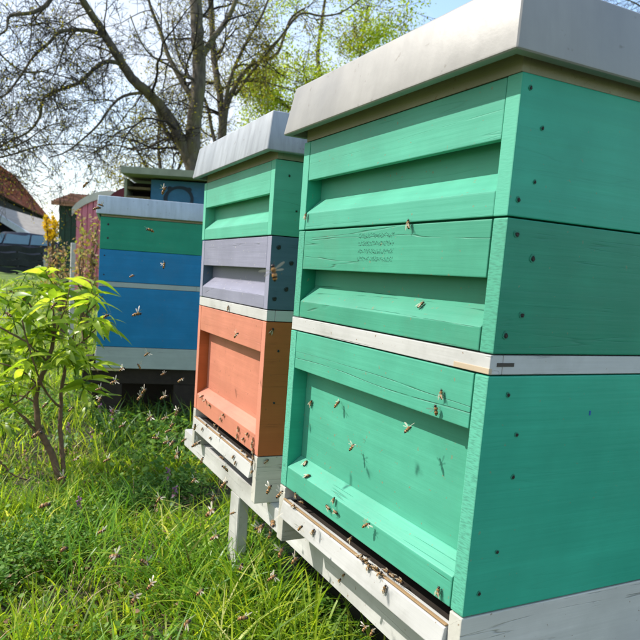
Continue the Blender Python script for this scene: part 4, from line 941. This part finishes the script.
surf = {
 'F': (Vector((-.0004, 0, 0)), FN), 'P': (Vector((DEP, 0, 0)), FN), 'L': (Vector((-.0065, 0, G-.035)), Vector((-.97, 0, .18)).normalized()), 'E': (Vector((.005, 0, G-.0172)), Vector((0, 0, 1))),
 'B': (Vector((0, 0, G+.0365)), Vector((-.019, 0, .026)).normalized()), 'M': (Vector((0, 0, G+HB+HS+.0265)), SLS), 'T': (Vector((0, 0, G+HB+HS+HM+.0265)), SLS),
 'S': (Vector((0, -.0006, 0)), Vector((0, -1, 0))), 'R': (Vector((.062, .3, 0)), Vector((-1, -.02, 0)).normalized()),
 'f': (P2o+N2*.0004, N2), 'p': (P2o-N2*DEP, N2), 'b': (P2o+Vector((0, 0, .0375)), (N2*.018+Vector((0, 0, .026))).normalized()), 'l': (P2o+N2*.0065+Vector((0, 0, -.035)), (N2+Vector((0, 0, .18))).normalized()),
 's': (P2o+S2*.0008, S2), '3': (P3o+S3*.001, S3)}
surf['b'] = (surf['b'][0], (N2*.018+Vector((0, 0, .026))).normalized())
def bees(rows, group):
    for row in rows:
        u, v, ang, kind, label = row[:5]; a = math.radians(ang); e = 3
        if isinstance(kind, str):
            p0, nn = surf[kind]; p = on_plane(u, v, p0, nn); q = on_plane(u+e*math.cos(a), v-e*math.sin(a), p0, nn)
            put_bee(p+nn*.0026, q-p, nn, 0, label, group, rnd.uniform(.92, 1.06))
        else:                                  # flying, at that distance
            p = at(u, v, kind); q = at(u+e*math.cos(a), v-e*math.sin(a), kind)-p
            hd = q.normalized() + _f*rnd.uniform(-.6, .6); up = Vector((rnd.uniform(-.5, .5), rnd.uniform(-.7, .1), 1))
            put_bee(p, hd, up, 1, label, group, rnd.uniform(.95, 1.1))
# (u, v, direction the head points in the picture, surface letter or distance, label)
bees([
 (307, 216, 80, 'F', 'dark bee at the left end of the top teal box, below its recess'),
 (410, 224, 95, 'F', 'bee climbing over the joint between the two upper teal boxes'),
 (422, 306, 42, 'M', 'bee walking on the sloping ledge of the middle teal box'),
 (443, 394, 92, 'F', 'bee climbing straight up the top rail of the large teal brood box'),
 (436, 410, 100, .74, 'bee hovering just below the one on the brood box top rail'),
 (408, 429, 32, .78, 'bee flying under the top rail, rightmost over the brood box panel'),
 (337, 404, 48, .98, 'bee flying across the upper left of the teal brood box panel'),
 (312, 403, 70, 'P', 'bee clinging near the left inner edge of the teal brood box panel'),
 (352, 447, 50, .93, 'left one of two bees mid panel on the teal brood box'),
 (367, 443, 75, .93, 'right one of two bees mid panel on the teal brood box'),
 (306, 464, 55, 'B', 'upper bee in the left corner of the brood box sloping ledge'),
 (308, 477, 15, 'B', 'lower bee in the left corner of the brood box sloping ledge'),
 (335, 500, 75, 'F', 'top bee of three huddled on the teal bottom rail'),
 (329, 507, 130, 'F', 'left bee of three huddled on the teal bottom rail'),
 (337, 512, -35, 'F', 'lowest bee of three huddled on the teal bottom rail'),
 (366, 525, 30, .86, 'lone bee flying before the middle of the teal bottom rail'),
 (352, 539, 65, 'F', 'bee at the entrance slit, halfway along the teal bottom rail'),
 (440, 591, 85, 'F', 'bee near the right end of the teal bottom rail'),
 (314, 532, 60, 'L', 'single bee on the upper landing strip below the teal hive'),
 (297, 495, 95, 'F', 'bee hanging at the left end of the teal hive entrance'),
 (302, 504, -20, 'E', 'bee sitting in the left end of the teal entrance slit'),
 (294, 506, 200, 'L', 'bee at the top left corner of the teal hive landing strip'),
 (386, 589, 72, 'L', 'bee below the entrance crowd on the landing strip'),
 (360, 558, 20, 'E', 'leftmost bee of the crowd at the teal hive entrance'),
 (365, 562, 200, 'E', 'second bee from the left in the crowd at the teal entrance'),
 (370, 567, 60, 'L', 'third bee from the left in the crowd at the teal entrance'),
 (376, 570, -30, 'E', 'middle bee of the crowd at the teal hive entrance'),
 (381, 574, 35, 'L', 'bee right of the middle of the teal entrance crowd'),
 (386, 573, -40, 'E', 'third bee from the right in the teal entrance crowd'),
 (391, 577, 150, 'E', 'second bee from the right in the teal entrance crowd'),
 (400, 583, -35, 'E', 'rightmost bee of the crowd at the teal hive entrance'),
 (341, 580, 48, 'R', 'left bee of a touching pair on the white rail'),
 (345, 575, 40, 'R', 'right bee of a touching pair on the white rail'),
 (365, 628, 35, .92, 'left bee of two at the bottom picture edge under the rail'),
 (372, 632, 60, .88, 'right bee of two at the bottom picture edge under the rail')], 'bees on and around the near teal beehive')
bees([
 (274, 272, 100, .50, 'large honeybee with spread wings hovering before the dark grey side of the middle hive'),
 (229, 308, 80, 'f', 'bee on the white strip between grey and coral boxes'),
 (236, 335, 45, 1.15, 'bee flying before the coral top rail'),
 (271, 331, 60, 's', 'small bee high on the brown shaded side of the coral box'),
 (202, 397, 30, 'b', 'leftmost of the bees on the coral sloping ledge'),
 (205, 401, 60, 'b', 'second bee from the left on the coral sloping ledge'),
 (210, 405, -30, 'f', 'third bee from the left on the coral ledge'),
 (224, 415, 45, 'f', 'topmost bee of the cluster on the coral bottom rail'),
 (221, 419, 220, 'f', 'second bee from the top of the coral bottom rail cluster'),
 (216, 425, 30, 'f', 'dark bee at the slit in the middle of the coral cluster'),
 (219, 429, 80, 'l', 'lowest bee of the cluster under the coral bottom rail'),
 (207, 425, 20, 'l', 'bee left of the cluster on the coral hive landing strip'),
 (203, 429, 60, 'l', 'bee leftmost on the landing strip below the coral box'),
 (211, 438, 30, 'l', 'dark curved bee on the landing strip edge below the coral cluster'),
 (221, 435, -15, 'l', 'bee just right of the curved one on the landing strip'),
 (239, 429, 95, 'f', 'upper left bee of the group right of the middle coral rail'),
 (238, 436, 85, 'f', 'lower left bee of the group right of the middle coral rail'),
 (248, 434, 48, 'f', 'bee pointing up to the right on the coral bottom rail'),
 (244, 439, 50, 'f', 'bee low on the coral bottom rail beside the slit'),
 (254, 440, 85, 'f', 'topmost bee in the column at the right end of the coral rail'),
 (253, 445, 90, 'f', 'middle bee in the column at the right end of the coral rail'),
 (254, 451, 88, 'f', 'bottom bee in the column at the right end of the coral rail'),
 (243, 451, 20, 'l', 'left bee crowding the coral hive entrance near its right end'),
 (248, 456, -40, 'l', 'centre bee crowding the coral hive entrance near its right end'),
 (254, 457, 100, 'f', 'right bee crowding the coral hive entrance at the corner'),
 (253, 463, 70, 'l', 'bee on the white batten right below the coral corner'),
 (234, 457, 55, 'l', 'upper bee of two on the white strip below the coral entrance'),
 (236, 463, 65, 'l', 'lower bee of two on the white strip below the coral entrance'),
 (253, 472, 42, 'l', 'bee at the right end of the white strip below the coral entrance'),
 (266, 461, 40, 's', 'bee at the top of the white shaded floor side below the coral box'),
 (225, 468, 140, .98, 'bee flying over the white rail left of the floor corner'),
 (222, 458, -40, 1.35, 'bee passing the shadow gap under the coral landing strip'),
 (202, 460, 70, 1.1, 'blurred bee over the rail near its left end'),
 (196, 444, 25, .80, 'dark bee flying in front of the far end of the white rail'),
 (195, 427, 80, 1.1, 'bee at the far end block of the white rail'),
 (194, 480, 45, 1.1, 'bee over the sunny grass below the far rail end'),
 (224, 484, 40, .85, 'bee where the white leg meets the rail'),
 (233, 513, 10, 1.3, 'small dark bee on the white stand leg'),
 (213, 497, 60, 1.1, 'pinkish bee over dark leaves just left of the stand leg'),
 (211, 512, 35, .60, 'large honeybee with bright raised wings left of the stand leg'),
 (215, 537, 20, .75, 'brown bee low beside the stand leg foot'),
 (269, 489, 60, .85, 'left bee before the white floor side between the hives'),
 (280, 494, 40, .80, 'right bee before the white floor side between the hives'),
 (300, 528, 50, .95, 'bee in the shaded bracket below the teal landing strip'),
 (273, 523, 10, .55, 'dark blurred fuzzy bee very near the camera before the rail'),
 (261, 528, 60, .62, 'brown bee left of the dark fuzzy one, before the black gap'),
 (270, 534, 80, .80, 'small bee hanging below the dark fuzzy one'),
 (258, 528, 190, .9, 'bee at the upper edge of the dark gap under the stand'),
 (281, 552, 60, .66, 'bee over the dark gap below the white rail'),
 (295, 560, 45, .70, 'bee at the lower rail edge above the long grass'),
 (273, 577, 30, .85, 'bee over the long grass under the middle of the rail')], 'bees on and around the coral beehive and stand')
bees([
 (164, 190, 50, .85, 'bee with raised wing before the blue shed wall'),
 (150, 230, 170, .95, 'bee before the dark green box of the far hive'),
 (164, 265, 80, 1.1, 'bee high on the right of the blue super'),
 (132, 276, 20, 1.5, 'small bee before the blue super near the pale strip'),
 (97, 208, 10, 1.0, 'black bee at the left corner of the far hive roof'),
 (101, 205, -20, 1.3, 'second small black bee right beside the far roof corner'),
 (86, 184, 40, 1.0, 'black bee in the sky above the pink hut'),
 (137, 314, 12, .85, 'bee with open wings before the middle of the blue brood box'),
 (106, 316, 20, .95, 'bee above the leaf tip that crosses the blue box'),
 (147, 354, 30, 1.2, 'bee before the white floor of the far hive'),
 (139, 366, 120, 1.2, 'bee at the lower edge of the far hive floor, left of centre'),
 (122, 369, 30, 1.2, 'bee beside the pale wood slat under the far hive'),
 (163, 374, 15, 1.5, 'bee in the dark under the right of the far hive'),
 (181, 380, 25, 1.0, 'rightmost bee in the darkness under the far hive'),
 (114, 382, 20, 1.0, 'tan bee in the darkness below the pale wood slat'),
 (144, 391, 40, .95, 'upper bee of a pair in the middle below the far hive'),
 (140, 397, 45, .90, 'lower bee of a pair in the middle below the far hive'),
 (164, 397, 20, .90, 'bee right of the pair in the dark below the far hive'),
 (177, 412, 60, .90, 'bee left of the coral hive foot, above the rail end'),
 (150, 418, 35, 1.0, 'left bee of two level ones at the sunny grass edge'),
 (165, 418, 20, 1.0, 'right bee of two level ones at the sunny grass edge'),
 (122, 426, 15, 1.1, 'thin bee over sunny grass below the far hive left'),
 (172, 425, 40, 1.1, 'bee over grass up and left of the white rail end'),
 (168, 431, 20, 1.1, 'bee directly below the one left of the rail end'),
 (156, 438, -10, 1.0, 'bee over sunny grass, leftmost of three near the rail end'),
 (167, 442, 10, 1.0, 'bee over sunny grass, middle of three near the rail end'),
 (172, 443, 40, .95, 'bee over sunny grass, nearest of three to the rail end'),
 (177, 455, 55, .80, 'bee over the grass below the rail end block'),
 (107, 460, 20, 1.0, 'bee over bright grass in the clearing right of the shrub'),
 (99, 389, 10, 1.1, 'bee above the pale plants at the far hive left foot'),
 (100, 399, 60, 1.1, 'bee among the pale plants at the far hive left foot'),
 (113, 411, 80, 1.1, 'bee over the right of the pale plants'),
 (92, 432, 10, 1.1, 'bee over grass right of the shrub, level with the lower stems'),
 (71, 409, 45, 1.1, 'bee right of the thin shrub stem'),
 (45, 405, 40, 1.1, 'bee between the two shrub stems'),
 (37, 434, 25, .70, 'large tan bee in front of the thick shrub stem'),
 (54, 305, 50, 1.0, 'bee among the upper leaves of the shrub'),
 (8, 314, 150, .95, 'bee at the far left of the shrub leaves'),
 (62, 478, 15, .85, 'white winged bee at the shrub foot'),
 (76, 459, 20, 1.1, 'bee up and right of the shrub foot'),
 (45, 505, 15, .62, 'large bee flying right over the grass below the shrub'),
 (64, 549, 30, .70, 'bee over the sunlit grass at lower left'),
 (102, 531, 20, .85, 'dark bee above the shaded grass in the lower left middle'),
 (159, 499, 50, 1.0, 'bee left of the lower purple dead-nettle'),
 (115, 556, 5, .60, 'pale bee with flat spread wings over the lower grass'),
 (145, 562, -40, .70, 'bee right of the flat winged pale one'),
 (151, 585, 40, .75, 'upper bee of two over dark grass at the lower middle left'),
 (135, 598, 55, .62, 'lower bee of two over dark grass at the lower middle left'),
 (187, 623, 50, .62, 'pinkish bee at the bottom among bright grass blades'),
 (200, 592, 40, .80, 'small dark bee in the grass above the bottom pinkish one'),
 (241, 567, 70, .80, 'bee in front of the tall grass right of the stand leg'),
 (243, 618, 15, .68, 'brown bee low in the grass at the bottom centre left'),
 (271, 578, 30, .90, 'dim bee in the shaded grass under the rail'),
 (184, 440, 30, 1.2, 'tiny bee just off the end of the white rail')], 'bees flying over the grass and the far beehive')
